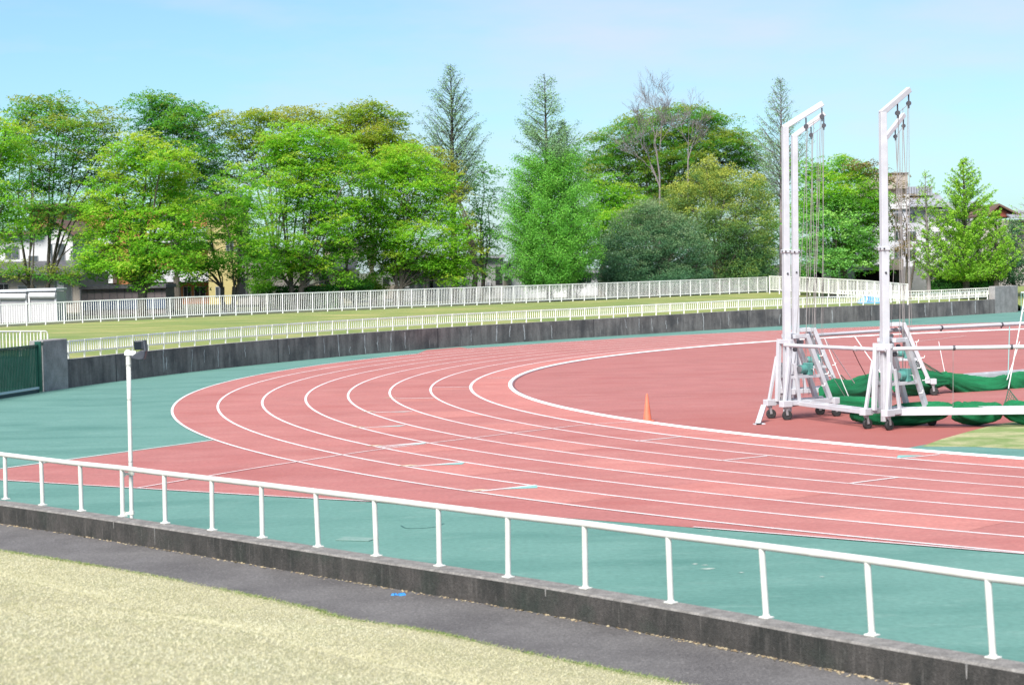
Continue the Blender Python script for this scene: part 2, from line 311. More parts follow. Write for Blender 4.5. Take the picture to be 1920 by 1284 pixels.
# ------------------------------------------------------------------ near wall, railing, walkway, grass bank
WT, ZW = .30, .02                           # wall thickness, walkway height
wl0 = rail_b[0]-rd*16; wl1 = rail_b[-1]+rd*8
front = [G(-260, 913, ZB)-rd*16, G(-260, 913, ZB), G(0, 945, ZB), G(290, 987, ZB), G(640, 1041.5, ZB), G(940, 1087, ZB), G(1280, 1144, ZB), G(1547, 1193, ZB), G(1920, 1258, ZB), G(2500, 1362, ZB)]
fr = spl(front, 8); bk = [p+rn*WT for p in fr]
nw = thing('retaining_wall', 'low dark stained concrete wall carrying the near white railing', 'wall')
mb = MB()
for i in range(len(fr)-1):
    a, b, c, d = fr[i], fr[i+1], bk[i+1], bk[i]
    ch_ = .02
    def q(p, z, o=0): return Vector((p.x, p.y, z))+rn*o
    mb.add([q(a, -.2), q(b, -.2), q(b, ZB-ch_), q(a, ZB-ch_)], [(0, 1, 2, 3)], 0)
    mb.add([q(a, ZB-ch_), q(b, ZB-ch_), q(b, ZB, ch_), q(a, ZB, ch_)], [(0, 1, 2, 3)], 1)
    mb.add([q(a, ZB, ch_), q(b, ZB, ch_), q(c, ZB), q(d, ZB)], [(0, 1, 2, 3)], 1)
    mb.add([q(c, ZB), q(c, -.2), q(d, -.2), q(d, ZB)], [(0, 1, 2, 3)], 1)
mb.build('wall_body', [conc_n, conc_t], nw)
mb = MB()
for px, py, l in ((640/3, 973, .09), (888/3, 985, .22), (940, 1120, .08), (1846, 1240, .13)):
    p = G(px, py, ZB-.01)
    s = ((p-fr[0]).dot(rd)); base = min(fr, key=lambda t: (t-p).length); p = base-rn*.003
    w0 = .012; mb.add([p+Vector((0, 0, -.02))-rd*w0, p+Vector((0, 0, -.02))+rd*w0, p+Vector((0, 0, -.02-l))+rd*w0*.5, p+Vector((0, 0, -.02-l))-rd*w0*.3], [(0, 1, 2, 3)])
mb.build('lime_streaks', M('near streak', (.24, .23, .22), .9, (.10, .10, .10), 12), nw)
rl = thing('guard_railing', 'white tubular railing with upright posts along the near wall', 'railing', tuple(rail_b[0]))
o0 = rail_b[0]
rail_top_px = [(9, 850), (77, 860), (150, 868), (228.5, 878), (308, 886), (397, 897), (490, 908), (592, 920), (702, 934), (822, 948), (952, 963), (1096, 980), (1253, 1000), (1428, 1021), (1626, 1046), (1852, 1077)]
tops = []
for b, tp in zip(rail_b, rail_top_px):
    d = ray(*tp); v = rn*rn.dot(Vector((b.x, b.y, 0))); # intersect with the vertical plane of the railing
    t = rn.dot(Vector((b.x, b.y, 0)))/rn.dot(Vector((d.x, d.y, 0))); tops.append(Vector((0, 0, CAMH))+d*t)
av = sum((t.z for t in tops))/len(tops)-ZB
for b, t in zip(rail_b, tops):
    lean = (t-b); lean = Vector((lean.x, lean.y, 0)); lean = lean if lean.length < .05 else lean*(.05/lean.length)
    tp = b+lean+Vector((0, 0, av-.02)); mb = MB()
    mb.tube([b-o0, tp-o0], .031, 16); po = mb.build('post', railp, rl)
    mp_ = MB(); mp_.box((0, 0, .008), (.115, .095, .016), math.atan2(rd.y, rd.x)); mp_.tube([(0, 0, .014), (0, 0, .035)], [.042, .033], 12)
    bp = mp_.build('base_plate', railp, po, .004); bp.location = b-o0
ex = rail_b[0]-rail_b[1]
tl = [rail_b[0]-rd*1.3*k for k in range(14, 0, -1)]+rail_b+[rail_b[-1]+rd*1.5*k for k in range(1, 5)]
mb = MB(); mb.tube([p+Vector((0, 0, av-.01))-o0 for p in tl], .037, 18); mb.build('top_rail', railp, rl)
for k in range(1, 12):
    b = rail_b[0]-rd*1.3*k; mb = MB(); mb.tube([b-o0, b-o0+Vector((0, 0, av-.02))], .0235, 12); mb.build('post', railp, rl)
for k in (4, 9, 13):
    c = rail_b[k].lerp(rail_b[k+1], .5)+Vector((0, 0, av-.01))-o0; mb = MB(); mb.tube([c-rd*.06, c+rd*.06], .0395, 18); mb.build('sleeve', railp, rl)
b = rail_b[-1]+rd*1.5; mb = MB(); mb.tube([b-o0, b-o0+Vector((0, 0, av-.02))], .0235, 12); mb.build('post', railp, rl)
edge_px = [(-260, 990), (0, 1032), (150, 1056), (300, 1082), (567, 1137), (640, 1158), (807, 1184), (973, 1221), (1273, 1281), (1600, 1345), (2100, 1440)]
edge = spl([G(*edge_px[0], ZW+.02)-rd*18]+[G(*p, ZW+.02) for p in edge_px], 6)
mb = MB(); mb.poly([(p.x, p.y, ZW) for p in [fr[0]-rd*10]+fr+[fr[-1]+rd*10]]+[(p.x, p.y, ZW) for p in ([edge[-1]-rn*2]+[e-rn*.5 for e in edge[::-1]]+[edge[0]-rn*.5-rd*8])])
o = mb.build('walkway', asph)
if o.data.polygons[0].normal.z < 0: o.data.flip_normals()
tag(o, 'grey asphalt walkway between the near wall and the dry grass bank', 'path', None, 'structure')
perp = max(.1, -rn.dot(edge[len(edge)//2])*-1)
SL = (2.1-ZW)/perp
def bank_z(p): 
    d = max(0, -(p-edge_near(p)).dot(rn)); return ZW+.02+SL*d*min(1, .35+d/4)
def edge_near(p):
    s = p.dot(rd); best = None
    for i in range(len(edge)-1):
        a, b = edge[i].dot(rd), edge[i+1].dot(rd)
        if a <= s <= b: t = (s-a)/(b-a); return edge[i].lerp(edge[i+1], t)
    return edge[0] if s < edge[0].dot(rd) else edge[-1]
mb = MB(); vs = []; nt_ = 60
for e in edge:
    for j in range(nt_+1):
        p = Vector((e.x, e.y, 0))-rn*(24*(j/nt_)**1.5); d = 24*(j/nt_)**1.5
        vs.append((p.x, p.y, ZW+.02+SL*d*min(1, .35+d/4)))
k = nt_+1
mb.add(vs, [(i*k+j, i*k+j+1, (i+1)*k+j+1, (i+1)*k+j) for i in range(len(edge)-1) for j in range(nt_)], 0, sm=True)
o = mb.build('grass_bank', dry)
if o.data.polygons[5].normal.z < 0: o.data.flip_normals()
tag(o, 'dry straw-coloured grass bank in the foreground', 'grass', None, 'structure')
# ---- mesh of many small faces (blades and leaves)
def quads(name, V, mat, tint=None, parent=None, tri=False):
    k = 3 if tri else 4; n = len(V)//k
    me = bpy.data.meshes.new(name); me.vertices.add(n*k); me.loops.add(n*k); me.polygons.add(n)
    me.vertices.foreach_set('co', np.ascontiguousarray(V, dtype=np.float32).ravel()); me.loops.foreach_set('vertex_index', np.arange(n*k, dtype=np.int32))
    me.polygons.foreach_set('loop_start', np.arange(0, n*k, k, dtype=np.int32)); me.polygons.foreach_set('loop_total', np.full(n, k, dtype=np.int32))
    if tint is not None:
        at_ = me.attributes.new('tint', 'FLOAT', 'POINT'); at_.data.foreach_set('value', np.repeat(tint, k).astype(np.float32))
    me.materials.append(mat); me.update(calc_edges=True); me.validate()
    o = bpy.data.objects.new(name, me); COL.objects.link(o)
    if parent: o.parent = parent
    return o
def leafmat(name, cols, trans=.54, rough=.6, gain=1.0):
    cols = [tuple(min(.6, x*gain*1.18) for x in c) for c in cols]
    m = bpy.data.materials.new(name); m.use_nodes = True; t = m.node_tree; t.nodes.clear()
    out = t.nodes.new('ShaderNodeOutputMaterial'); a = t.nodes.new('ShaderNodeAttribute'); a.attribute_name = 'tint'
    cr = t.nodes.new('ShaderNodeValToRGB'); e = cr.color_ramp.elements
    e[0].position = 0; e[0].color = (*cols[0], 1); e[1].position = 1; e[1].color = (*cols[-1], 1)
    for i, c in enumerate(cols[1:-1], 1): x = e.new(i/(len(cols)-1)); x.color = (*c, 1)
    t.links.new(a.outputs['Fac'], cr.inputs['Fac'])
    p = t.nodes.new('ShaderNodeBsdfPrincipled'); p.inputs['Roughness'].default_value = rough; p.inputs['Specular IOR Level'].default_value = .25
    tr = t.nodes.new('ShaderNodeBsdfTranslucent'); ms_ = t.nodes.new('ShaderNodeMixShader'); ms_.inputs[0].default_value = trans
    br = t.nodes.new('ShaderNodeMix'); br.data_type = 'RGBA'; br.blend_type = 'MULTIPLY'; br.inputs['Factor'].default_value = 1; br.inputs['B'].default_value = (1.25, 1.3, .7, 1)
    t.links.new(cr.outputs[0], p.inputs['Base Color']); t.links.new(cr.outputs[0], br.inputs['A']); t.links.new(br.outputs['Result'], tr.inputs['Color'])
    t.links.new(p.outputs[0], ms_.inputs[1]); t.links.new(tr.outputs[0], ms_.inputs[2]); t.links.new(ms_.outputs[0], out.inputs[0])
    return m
def blades(name, P, mat, h, wd, tint, label, lean=1.5):
    n = len(P); ang = RNG.uniform(0, 2*np.pi, n); la = RNG.uniform(0, 2*np.pi, n); ll = RNG.uniform(.1, lean, n)*h
    hh = h*RNG.uniform(.5, 1.1, n); dx = np.stack([np.cos(ang), np.sin(ang), 0*ang], 1)*wd/2
    tip = P+np.stack([np.cos(la)*ll, np.sin(la)*ll, hh*.55], 1)
    V = np.stack([P-dx, P+dx, tip], 1).reshape(-1, 3)
    return tag(quads(name, V, mat, tint, tri=True), label, 'grass', None, 'stuff')
grassm = leafmat('dry blades', [(.25, .27, .135), (.415, .39, .26), (.495, .465, .335), (.55, .52, .41)], .3, .8)
s0, s1 = edge[0].dot(rd), edge[-1].dot(rd)
Ed = np.array([[e.dot(rd), e.dot(rn)] for e in edge]); N = 640000
ss = RNG.uniform(s0+2, G(1320, 1284, .5).dot(rd), N); dd = RNG.uniform(0, 1, N)**1.0*9.5-.05
en = np.interp(ss, Ed[:, 0], Ed[:, 1]); zz = ZW+.02+SL*np.maximum(dd, 0)*np.minimum(1, .35+np.maximum(dd, 0)/4)
rdn = np.array(rd); rnn = np.array(rn); P = ss[:, None]*rdn+(en-dd)[:, None]*rnn; P[:, 2] = zz+.004
def fbm(x, y, s):
    r = np.random.default_rng(3); o_ = 0
    for k in range(6):
        a = r.uniform(0, 6.28, 2); f_ = s*1.7**k; o_ = o_+np.sin((x*np.cos(a[0])+y*np.sin(a[0]))*f_+a[1]*3)*np.cos((x*np.sin(a[0])-y*np.cos(a[0]))*f_*.8+a[1])*.8**k
    return o_*.45
tv = .56+.20*fbm(P[:, 0], P[:, 1], .7)+RNG.normal(0, .19, N)-np.where(dd < .22, (.22-dd)*2.6*(.6+.9*np.clip(fbm(P[:, 0]*1.0, P[:, 1], 1.3)+.3, 0, 1)), 0)
blades('dry_grass', P, grassm, .028, .008, np.clip(.60+(tv-.56)*.75+.10*fbm(P[:, 0], P[:, 1], 4.5), 0, 1), 'short dry straw grass blades covering the foreground bank')
# green fringe tufts along the walkway edge
N = 30000; ss = RNG.uniform(s0+2, G(1320, 1284, .5).dot(rd), N); keep = fbm(ss, ss*.3, 1.1)+.25*RNG.normal(0, 1, N) > -.15; ss = ss[keep]
en = np.interp(ss, Ed[:, 0], Ed[:, 1]); dd = np.abs(RNG.normal(0, .10, len(ss)))-.05
P = ss[:, None]*rdn+(en-dd)[:, None]*rnn; P[:, 2] = ZW+.005
blades('edge_grass', P, leafmat('edge blades', [(.09, .17, .035), (.16, .24, .06), (.3, .3, .13)], .3, .7), .07, .011, RNG.uniform(0, 1, len(ss)), 'green grass fringe along the asphalt edge')
# dead leaf litter along the foot of the near wall
N = 1500; i = RNG.integers(0, len(fr)-1, N); tt = RNG.uniform(0, 1, N); fa = np.array([[p.x, p.y, 0] for p in fr]); P = fa[i]*(1-tt)[:, None]+fa[i+1]*tt[:, None]-rnn*(np.abs(RNG.normal(0, .035, N))+.004)[:, None]; P[:, 2] = ZW+.006
a = RNG.uniform(0, 6.28, N); sz = RNG.uniform(.008, .028, N); ux = np.stack([np.cos(a), np.sin(a), RNG.uniform(-.3, .3, N)], 1)*sz[:, None]; uy_ = np.stack([-np.sin(a), np.cos(a), RNG.uniform(-.3, .3, N)], 1)*sz[:, None]*.6
tag(quads('leaf_litter', np.stack([P-ux, P-uy_, P+ux, P+uy_], 1).reshape(-1, 3), leafmat('litter', [(.30, .22, .13), (.42, .36, .24), (.2, .14, .09)], .1), RNG.uniform(0, 1, N)), 'thin line of dry leaf litter at the foot of the near wall', 'leaf litter', None, 'stuff')
mb = MB(); p = G(757, 1115, ZW); 
for k in range(5): mb.box((p.x+rnd.uniform(-.12, .12), p.y+rnd.uniform(-.03, .03), ZW+.012), (.08, .03, .02), rnd.uniform(0, 3), 0, .6)
tag(mb.build('plastic_scrap', blue_t), 'crumpled scrap of blue plastic lying by the near wall', 'litter')
# ------------------------------------------------------------------ far retaining wall and pillars
WHs = [(128, 674), (215, 664), (480, 638.8), (655, 626), (820, 615), (955, 606), (1110, 599), (1402, 581), (1665, 571), (1866, 561)]
wtz = lambda px: float(np.interp(px, [p[0] for p in WHs], [p[1] for p in WHs]))
zs = []
for p in wall_px[1:-1]:
    g_ = G(*p); d = g_.y*math.cos(PITCH)+(CAMH)*math.sin(PITCH); zs.append(at(p[0], wtz(p[0]), d).z)
WZ = float(np.mean(zs)); print('wall heights', [round(z, 2) for z in zs])
wz_c = np.interp(np.linspace(0, len(zs)-1, len(wall_c)), range(len(zs)), np.convolve(np.pad(zs, 1, 'edge'), [.25, .5, .25], 'valid'))
def nrm(P, i):
    d = (P[min(i+1, len(P)-1)]-P[max(i-1, 0)]).normalized(); n = Vector((-d.y, d.x, 0)); return n   # away from the track (far side)
fw = thing('retaining_wall', 'long dark weathered concrete retaining wall behind the track bend', 'wall')
mb = MB(); u = 0; us = [0]
wn_ = [nrm(wall_c, i) for i in range(len(wall_c))]
for i in range(len(wall_c)-1):
    u2 = u+(wall_c[i+1]-wall_c[i]).length; us.append(u2)
    a, b = wall_c[i], wall_c[i+1]; za, zb_ = wz_c[i], wz_c[i+1]; A, B = a+wn_[i]*.22, b+wn_[i+1]*.22; zv = lambda p, z: Vector((p.x, p.y, z))
    mb.add([zv(a, -.1), zv(b, -.1), zv(b, zb_), zv(a, za)], [(0, 1, 2, 3)], 0, [(u, 0), (u2, 0), (u2, 1), (u, 1)])
    mb.add([zv(a, za), zv(b, zb_), zv(B, zb_), zv(A, za)], [(0, 1, 2, 3)], 1)
    mb.add([zv(A, za), zv(B, zb_), zv(B, 0), zv(A, 0)], [(0, 1, 2, 3)], 0, [(u, 1), (u2, 1), (u2, 0), (u, 0)])
    u = u2
mb.build('wall_body', [conc_f, conc_p], fw)
def wall_at(px):
    best = None
    for i in range(len(wall_c)-1):
        a, b = wall_c[i], wall_c[i+1]; d = ray(px, 600); e = b-a
        # intersect horizontal ray (d.x,d.y)*t with segment
        den = d.x*e.y-d.y*e.x
        if abs(den) < 1e-9: continue
        s = (a.x*d.y-a.y*d.x)/den*1.0; s = (d.x*-a.y+d.y*a.x)/den
        if -.001 <= s <= 1.001: return a+e*s, wz_c[i]+(wz_c[i+1]-wz_c[i])*s, wn_[i], e.normalized()
    return wall_c[-1], wz_c[-1], wn_[-1], Vector((1, 0, 0))
mb = MB(); mj = MB()
streaks = [(304, 0, .9, 1), (309, .3, .8, 1.4), (358, .1, 1, .8), (382, .15, .7, .8), (407, .1, .95, .9), (458, .1, .65, .8), (606, .1, .8, 1), (632, 0, 1, 1.2), (682, .1, 1, 1.2), (708, .2, .9, 1), (732, .1, .95, 1.2), (758, .1, .9, 1.2), (882, .2, .8, .8), (932, .05, .9, 1.6), (957, .1, .7, 1), (982, .1, .9, 1.6), (1032, .2, .95, 1), (1172, .1, .6, 1), (1198, .1, .8, .9), (1222, .15, .9, .9), (1248, .3, .8, .9), (1271, .2, .6, .8), (1318, 0, 1, 1.3), (1366, .1, .8, .9), (1463, .3, .95, 1), (1512, .1, .9, .8), (1560, .2, 1, 1.4), (1634, .1, .7, .7), (1735, .1, .9, 1.2), (1785, .05, .95, 2), (1829, .05, .9, 2.2), (655, .6, .9, .8), (540, .3, .7, .7)]
for px, t0, t1, wd in streaks:
    p, z, n_, e = wall_at(px); pts = []; x = 0
    for k in range(9):
        t = t0+(t1-t0)*k/8; x += rnd.gauss(0, .022); wv = (.016+.014*rnd.random())*wd*(1.2-.6*abs(k/8-.4)); q = p+e*x-n_*.004; q = Vector((q.x, q.y, z*(1-t*.97)-.01)); pts += [q-e*wv, q+e*wv]
    mb.add(pts, [(2*k, 2*k+2, 2*k+3, 2*k+1) for k in range(8)])
mb.build('lime_streaks', efflo, fw)
for px in (215, 520, 820, 1113, 1402, 1632, 1690):
    p, z, n_, e = wall_at(px); q = p-n_*.003; mj.add([q-e*.02, q+e*.02, q+e*.02+Vector((0, 0, z-.002)), q-e*.02+Vector((0, 0, z-.002))], [(0, 1, 2, 3)])
mj.build('expansion_joints', joint, fw)
# moss and grit along the foot of the wall
def pillar(label, pxa, pya, pxb, pyb, ytop, thick):
    a, b = G(pxa, pya), G(pxb, pyb); d = (a.y+b.y)/2; top = at((pxa+pxb)/2, ytop, d*math.cos(PITCH)).z; c = (a+b)/2; e = (b-a); n_ = Vector((-e.y, e.x, 0)).normalized()
    mb = MB(); c2 = c+n_*thick/2; mb.box((c2.x, c2.y, top/2-.03), (e.length, thick, top+.06), math.atan2(e.y, e.x)); o = mb.build('gate_pillar', conc_p, None, .03); tag(o, label, 'pillar'); return a, b, top, n_
pl = pillar('grey concrete gate pillar with the green gate hung on its left side', 83, 734, 129, 727.5, 636.5, .5)
pr = pillar('square grey concrete pillar ending the far wall at the right', 1866, 587.5, 1909, 584.8, 536, .45)
# ------------------------------------------------------------------ bank behind the wall
fence_px = [(-60, 617.5, 44), (0, 613, 43), (110, 606.5, 40.5), (300, 598, 38.5), (500, 588.5, 37.5), (700, 582, 35.5), (900, 571.5, 34), (1100, 563, 32.5), (1300, 554.5, 30.5), (1438, 548.5, 29)]
def from_h(px, py, hpx, H=1.12):
    d = H*F/hpx; return at(px, py, d)
# smooth distances with a low-order fit
_x = np.array([p[0] for p in fence_px]); _d = np.array([1.12*F/p[2] for p in fence_px]); _pf = np.polyfit(_x, 1/_d, 1)
fdist = lambda px: 1/float(np.polyval(_pf, px))
_y = np.polyfit(_x, [p[1] for p in fence_px], 3)
fence_c = []
for px in np.linspace(-60, 1438, 60): fence_c.append(at(px, float(np.polyval(_y, px)), fdist(px)))
print('fence z', [round(p.z, 2) for p in fence_c[::10]], 'd', [round(p.y, 1) for p in fence_c[::10]])
BZ = 1.15
left_back = [G(-330, 760)+Vector((0, 0, 0)), ]
n = 60; row0 = []; 
lead = [PW1+PWN*.2, PW1.lerp(PW0, .5)+PWN*.2, PW0+PWN*.2]
inner = [p.copy() for p in wall_c]
for i in range(len(inner)): inner[i] = Vector((inner[i].x, inner[i].y, 0))+wn_[i]*.2; inner[i].z = wz_c[i]-.05
for p in lead: p.z = .95
inner = lead+inner
tailp = [pr[0]+pr[3]*.6, pr[1]+pr[3]*.6, pr[1]+pr[3]*4+Vector((4, 0, 0)), pr[1]+Vector((60, 20, 0)), pr[1]+Vector((120, 30, 0))]
for p, z in zip(tailp, (.85, .8, .02, .02, .02)): p.z = z
inner += tailp
def resample(P, n):
    P = [Vector(p) for p in P]; s = [0]
    for a, b in zip(P, P[1:]): s.append(s[-1]+(b-a).length)
    s = np.array(s); arr = np.array(P); t = np.linspace(0, s[-1], n)
    return [Vector((np.interp(x, s, arr[:, 0]), np.interp(x, s, arr[:, 1]), np.interp(x, s, arr[:, 2]))) for x in t]
ri = resample(inner, 90)
fe = [fence_c[0]+Vector((-30, -22, 0)), fence_c[0]+Vector((-14, -10, 0))]+fence_c+[fence_c[-1]+Vector((30, 14, -.15)), fence_c[-1]+Vector((90, 40, -.2))]
# outer row: the nearest way out to the fence line, same count
ro_ = resample(fe, 90)
vs = []; K = 8
for a, b in zip(ri, ro_):
    for k in range(K+1):
        t = k/K; p = a.lerp(b, t); p.z = a.z+(b.z-a.z)*(t**.8); vs.append(p)
mb = MB(); k = K+1; mb.add(vs, [(i*k+j, (i+1)*k+j, (i+1)*k+j+1, i*k+j+1) for i in range(89) for j in range(K)], sm=True)
o = mb.build('far_bank', turf)
if o.data.polygons[len(o.data.polygons)//2].normal.z < 0: o.data.flip_normals()
tag(o, 'mown yellow green grass strip between the dark wall and the back fence', 'grass', None, 'structure')
mb = MB(); vs = []
for b in ro_:
    d = Vector((b.x, b.y, 0)).normalized()
    vs += [b, Vector((b.x+d.x*25, b.y+d.y*25, 1.2)), Vector((b.x+d.x*600, b.y+d.y*600, 1.2))]
mb.add(vs, [(i*3+j, (i+1)*3+j, (i+1)*3+j+1, i*3+j+1) for i in range(89) for j in range(2)], sm=True)
o = mb.build('far_yard', soil)
if o.data.polygons[60].normal.z < 0: o.data.flip_normals()
tag(o, 'dark shaded ground under the trees beyond the back fence', 'ground', None, 'structure')
# ------------------------------------------------------------------ fences
def fence(name, label, pts, h, sp, gap, nb, mat, post_r=.028, bal=.010, zdrop=0, cat='fence'):
    """posts every sp metres; between them a panel: two rails and nb upright bars"""
    s = [0]
    for a, b in zip(pts, pts[1:]): s.append(s[-1]+(b-a).length)
    n = max(1, round(s[-1]/sp)); P = resample(pts, n*12+1); P = P[::12]
    root = thing(name, label, cat, tuple(P[0])); o_ = P[0]
    for i, p in enumerate(P):
        q = p-o_; mb = MB(); mb.bar(q+Vector((0, 0, -.15)), q+Vector((0, 0, h)), post_r*2); mb.build('post', mat, root)
        if i < len(P)-1:
            b = P[i+1]-o_; e = b-q; mb = MB(); z1, z0 = Vector((0, 0, h-.02)), Vector((0, 0, gap)); d = e.normalized()*post_r
            mb.bar(q+z1+d, b+z1-d, .05, .055); mb.bar(q+z0+d, b+z0-d, .045, .05)
            for k in range(1, nb+1):
                c = q+e*(k/(nb+1)); mb.bar(c+z0, c+Vector((0, 0, h-.045)), bal*2)
            mb.build('panel', mat, root)
    return root
fence('back_fence', 'long white upright-bar fence at the back of the grass strip', fence_c, 1.12, 1.09, .14, 7, fencew, .026, .0125)
lowp = []
for i in range(len(wall_c)):
    p = wall_c[i]+wn_[i]*.55; p.z = wz_c[i]-.03; lowp.append(p)
fence('low_fence', 'low cream white fence along the top of the dark wall', lowp, .60, 1.13, .20, 6, fencec, .028, .0145)
tp = [at(1443, 547, 128), at(1702, 569, 106)]
fence('side_fence', 'tall white fence slanting down at the right end of the grass strip', [at(1443, 546, 126), at(1520, 550, 121), at(1620, 557, 114), at(1702, 566, 107)], 1.0, 1.35, .10, 6, fencec, .03, .015)
fence('ramp_fence', 'white fence behind the low one near the right concrete pillar', [at(1570, 562, 125), at(1720, 563, 127), at(1861, 556, 131)], .62, 1.6, .18, 7, fencec, .028, .013)
# ramp railing behind the green gate
rr = [at(-60, 664, 64), at(0, 661.5, 65), at(90, 660, 66.5)]
rroot = thing('ramp_railing', 'white railing with a rounded end behind the green gate', 'railing', tuple(rr[0])); o_ = rr[0]
mb = MB(); up = Vector((0, 0, .72)); e = (rr[2]-rr[1]).normalized()
mb.tube([rr[0]-o_+up, rr[1]-o_+up, rr[2]-o_+up-e*.1, rr[2]-o_+up-e*.03+Vector((0, 0, -.03)), rr[2]-o_+up+Vector((0, 0, -.12)), rr[2]-o_+Vector((0, 0, -.4))], .03, 10); mb.build('top_rail', fencec, rroot)
mb = MB(); mb.tube([rr[0]-o_+Vector((0, 0, .1)), rr[1]-o_+Vector((0, 0, .1)), rr[2]-o_+Vector((0, 0, .1))], .025, 8); mb.build('bottom_rail', fencec, rroot)
P = resample(rr, 24); mb = MB()
for i, p in enumerate(P[:-1]):
    if i % 6 == 3:
        m2 = MB(); m2.bar(p-o_+Vector((0, 0, -.3)), p-o_+up, .055); m2.build('post', fencec, rroot)
    else: mb.bar(p-o_+Vector((0, 0, .1)), p-o_+up, .028)
mb.build('balusters', fencec, rroot)
# green gate
g0, g1 = G(-110, 765), G(74, 735.5)
gd = (g1-g0); gl_ = gd.length; gd.normalize(); gh = 1.52
gate = thing('metal_gate', 'dark green barred metal gate hung on the left concrete pillar', 'gate', tuple(g1))
mb = MB(); mb.bar((0, 0, .02), (0, 0, gh+.1), .20, .12); mb.build('hinge_post', gate_g, gate, .01)
lo_ = -gd*gl_
mb = MB(); mb.bar(Vector((0, 0, gh-.03)), lo_+Vector((0, 0, gh-.03)), .06, .06); mb.build('top_rail', gate_g, gate)
mb = MB(); mb.bar(-gd*.05+Vector((0, 0, .15)), lo_+Vector((0, 0, .15)), .06, .07); mb.build('bottom_rail', M('pale rail', (.42, .52, .55), .5), gate)
mb = MB(); mb.bar(-gd*.05+Vector((0, 0, .055)), lo_+Vector((0, 0, .055)), .05, .10); mb.build('kick_plate', M('kick plate', (.02, .05, .055), .6), gate)
mb = MB(); n = int(gl_/.105)
for i in range(1, n): mb.bar(-gd*(i*gl_/n)+Vector((0, 0, .18)), -gd*(i*gl_/n)+Vector((0, 0, gh-.05)), .036)
mb.build('bars', gate_g, gate)
mb = MB(); mb.bar((0, 0, gh+.0), gd*.32+Vector((0, 0, gh+.0)), .08, .10); mb.build('hinge', gate_g, gate)
# passage wall seen through the gate
mb = MB(); a = PW1.copy(); b = PW0.copy(); e = b-a; c = (a+b)/2; 
uvs = [(0, 0), (e.length, 0), (e.length, 1), (0, 1)]
nn_ = Vector((-e.y, e.x, 0)).normalized()*.25
mb.add([a, b, b+Vector((0, 0, .95)), a+Vector((0, 0, .95))], [(0, 1, 2, 3)], 0, uvs); mb.add([a+Vector((0, 0, .95)), b+Vector((0, 0, .95)), b+nn_+Vector((0, 0, .95)), a+nn_+Vector((0, 0, .95))], [(0, 1, 2, 3)], 0, uvs)
mb.add([b, b+nn_, b+nn_+Vector((0, 0, .95)), b+Vector((0, 0, .95))], [(0, 1, 2, 3)], 0, uvs); mb.add([a+nn_, b+nn_, b+nn_+Vector((0, 0, .95)), a+nn_+Vector((0, 0, .95))], [(3, 2, 1, 0)], 0, uvs)
tag(mb.build('passage_wall', conc_p), 'dark concrete wall of the passage seen through the green gate', 'wall')
# right gate sliver
g = G(1915, 586); rg = thing('metal_gate', 'white metal gate beginning at the right edge beyond the square pillar', 'gate', tuple(g))
mb = MB(); mb.bar((0, 0, .1), (5, .6, .1), .06); mb.bar((0, 0, 1.3), (5, .6, 1.3), .06); mb.build('rails', fencew, rg)
mb = MB()
for i in range(30): mb.bar((i*.17, i*.02, .12), (i*.17, i*.02, 1.3), .03)
mb.build('bars', M('pale green bars', (.2, .34, .3), .5), rg)
# ------------------------------------------------------------------ tarp, cone
mb = MB(); nx, ny = 22, 9; vs = []
ed = (col(1660, 117.5, .93)-col(1606, 117.5, .93)); en_ = Vector((-ed.y, ed.x, 0)).normalized()
for i in range(nx+1):
    for j in range(ny+1):
        x, y = i/nx, j/ny; h_ = .60*math.sin(math.pi*y)**.6*math.sin(math.pi*min(1, x*1.02))**.5*(1.25-.85*x if x > .35 else .6+1.1*x)+.05*math.sin(9*x+5*y)*math.sin(math.pi*y)
        p = col(1606, 117.5, .93)+ed*x+en_*(y-.5)*1.3; vs.append((p.x, p.y, p.z+max(0, h_)))
mb.add(vs, [(i*(ny+1)+j, (i+1)*(ny+1)+j, (i+1)*(ny+1)+j+1, i*(ny+1)+j+1) for i in range(nx) for j in range(ny)])
tag(mb.build('tarpaulin', blue_t), 'crumpled bright blue tarpaulin heap behind the low fence', 'tarp')
p = G(1214, 790); cone = thing('traffic_cone', 'orange traffic cone standing on the infield by the kerb', 'cone', tuple(p)+()) 
cone.location = (p.x, p.y, .008); sc_ = p.y/F
hh = 52*sc_; mb = MB(); mb.tube([(0, 0, .02), (0, 0, .05), (0, 0, hh*.96), (0, 0, hh)], [.105, .098, .026, .018], 24); mb.build('cone_body', orange, cone)
mb = MB(); mb.box((0, 0, .012), (.25, .25, .024), .4); mb.build('base', orange, cone, .008)
# ------------------------------------------------------------------ lamp pole on the railing
lp = thing('floodlight_pole', 'slim white pole clamped to the railing with a dark floodlight on top', 'light pole', tuple(rail_b[3]))
b3 = rail_b[3]; dpl = b3.y*math.cos(PITCH)+(CAMH-ZB)*math.sin(PITCH)
P0 = at(247, 969, dpl+.02); 
top = at(240.5, 655, dpl+.02)
P0g = P0+(P0-top).normalized()*.25
mb = MB(); mb.tube([P0g-b3, P0.lerp(top, .03)-b3], .026, 14); mb.tube([P0.lerp(top, .03)-b3, P0.lerp(top, .36)-b3], .029, 14); mb.tube([P0.lerp(top, .36)-b3, P0.lerp(top, .70)-b3], .0295, 14); mb.tube([P0.lerp(top, .70)-b3, P0.lerp(top, .9)-b3, P0.lerp(top, .9)-b3], .031, 14); mb.tube([P0.lerp(top, .9)-b3, top-b3], .036, 14)
mb.build('pole', railp, lp)
mb = MB()
for t in (.33, .70, .905): mb.tube([P0.lerp(top, t)-b3, P0.lerp(top, t+.0022)-b3], .037 if t > .8 else .0315, 14)
mb.build('joint_rings', dsteel, lp)
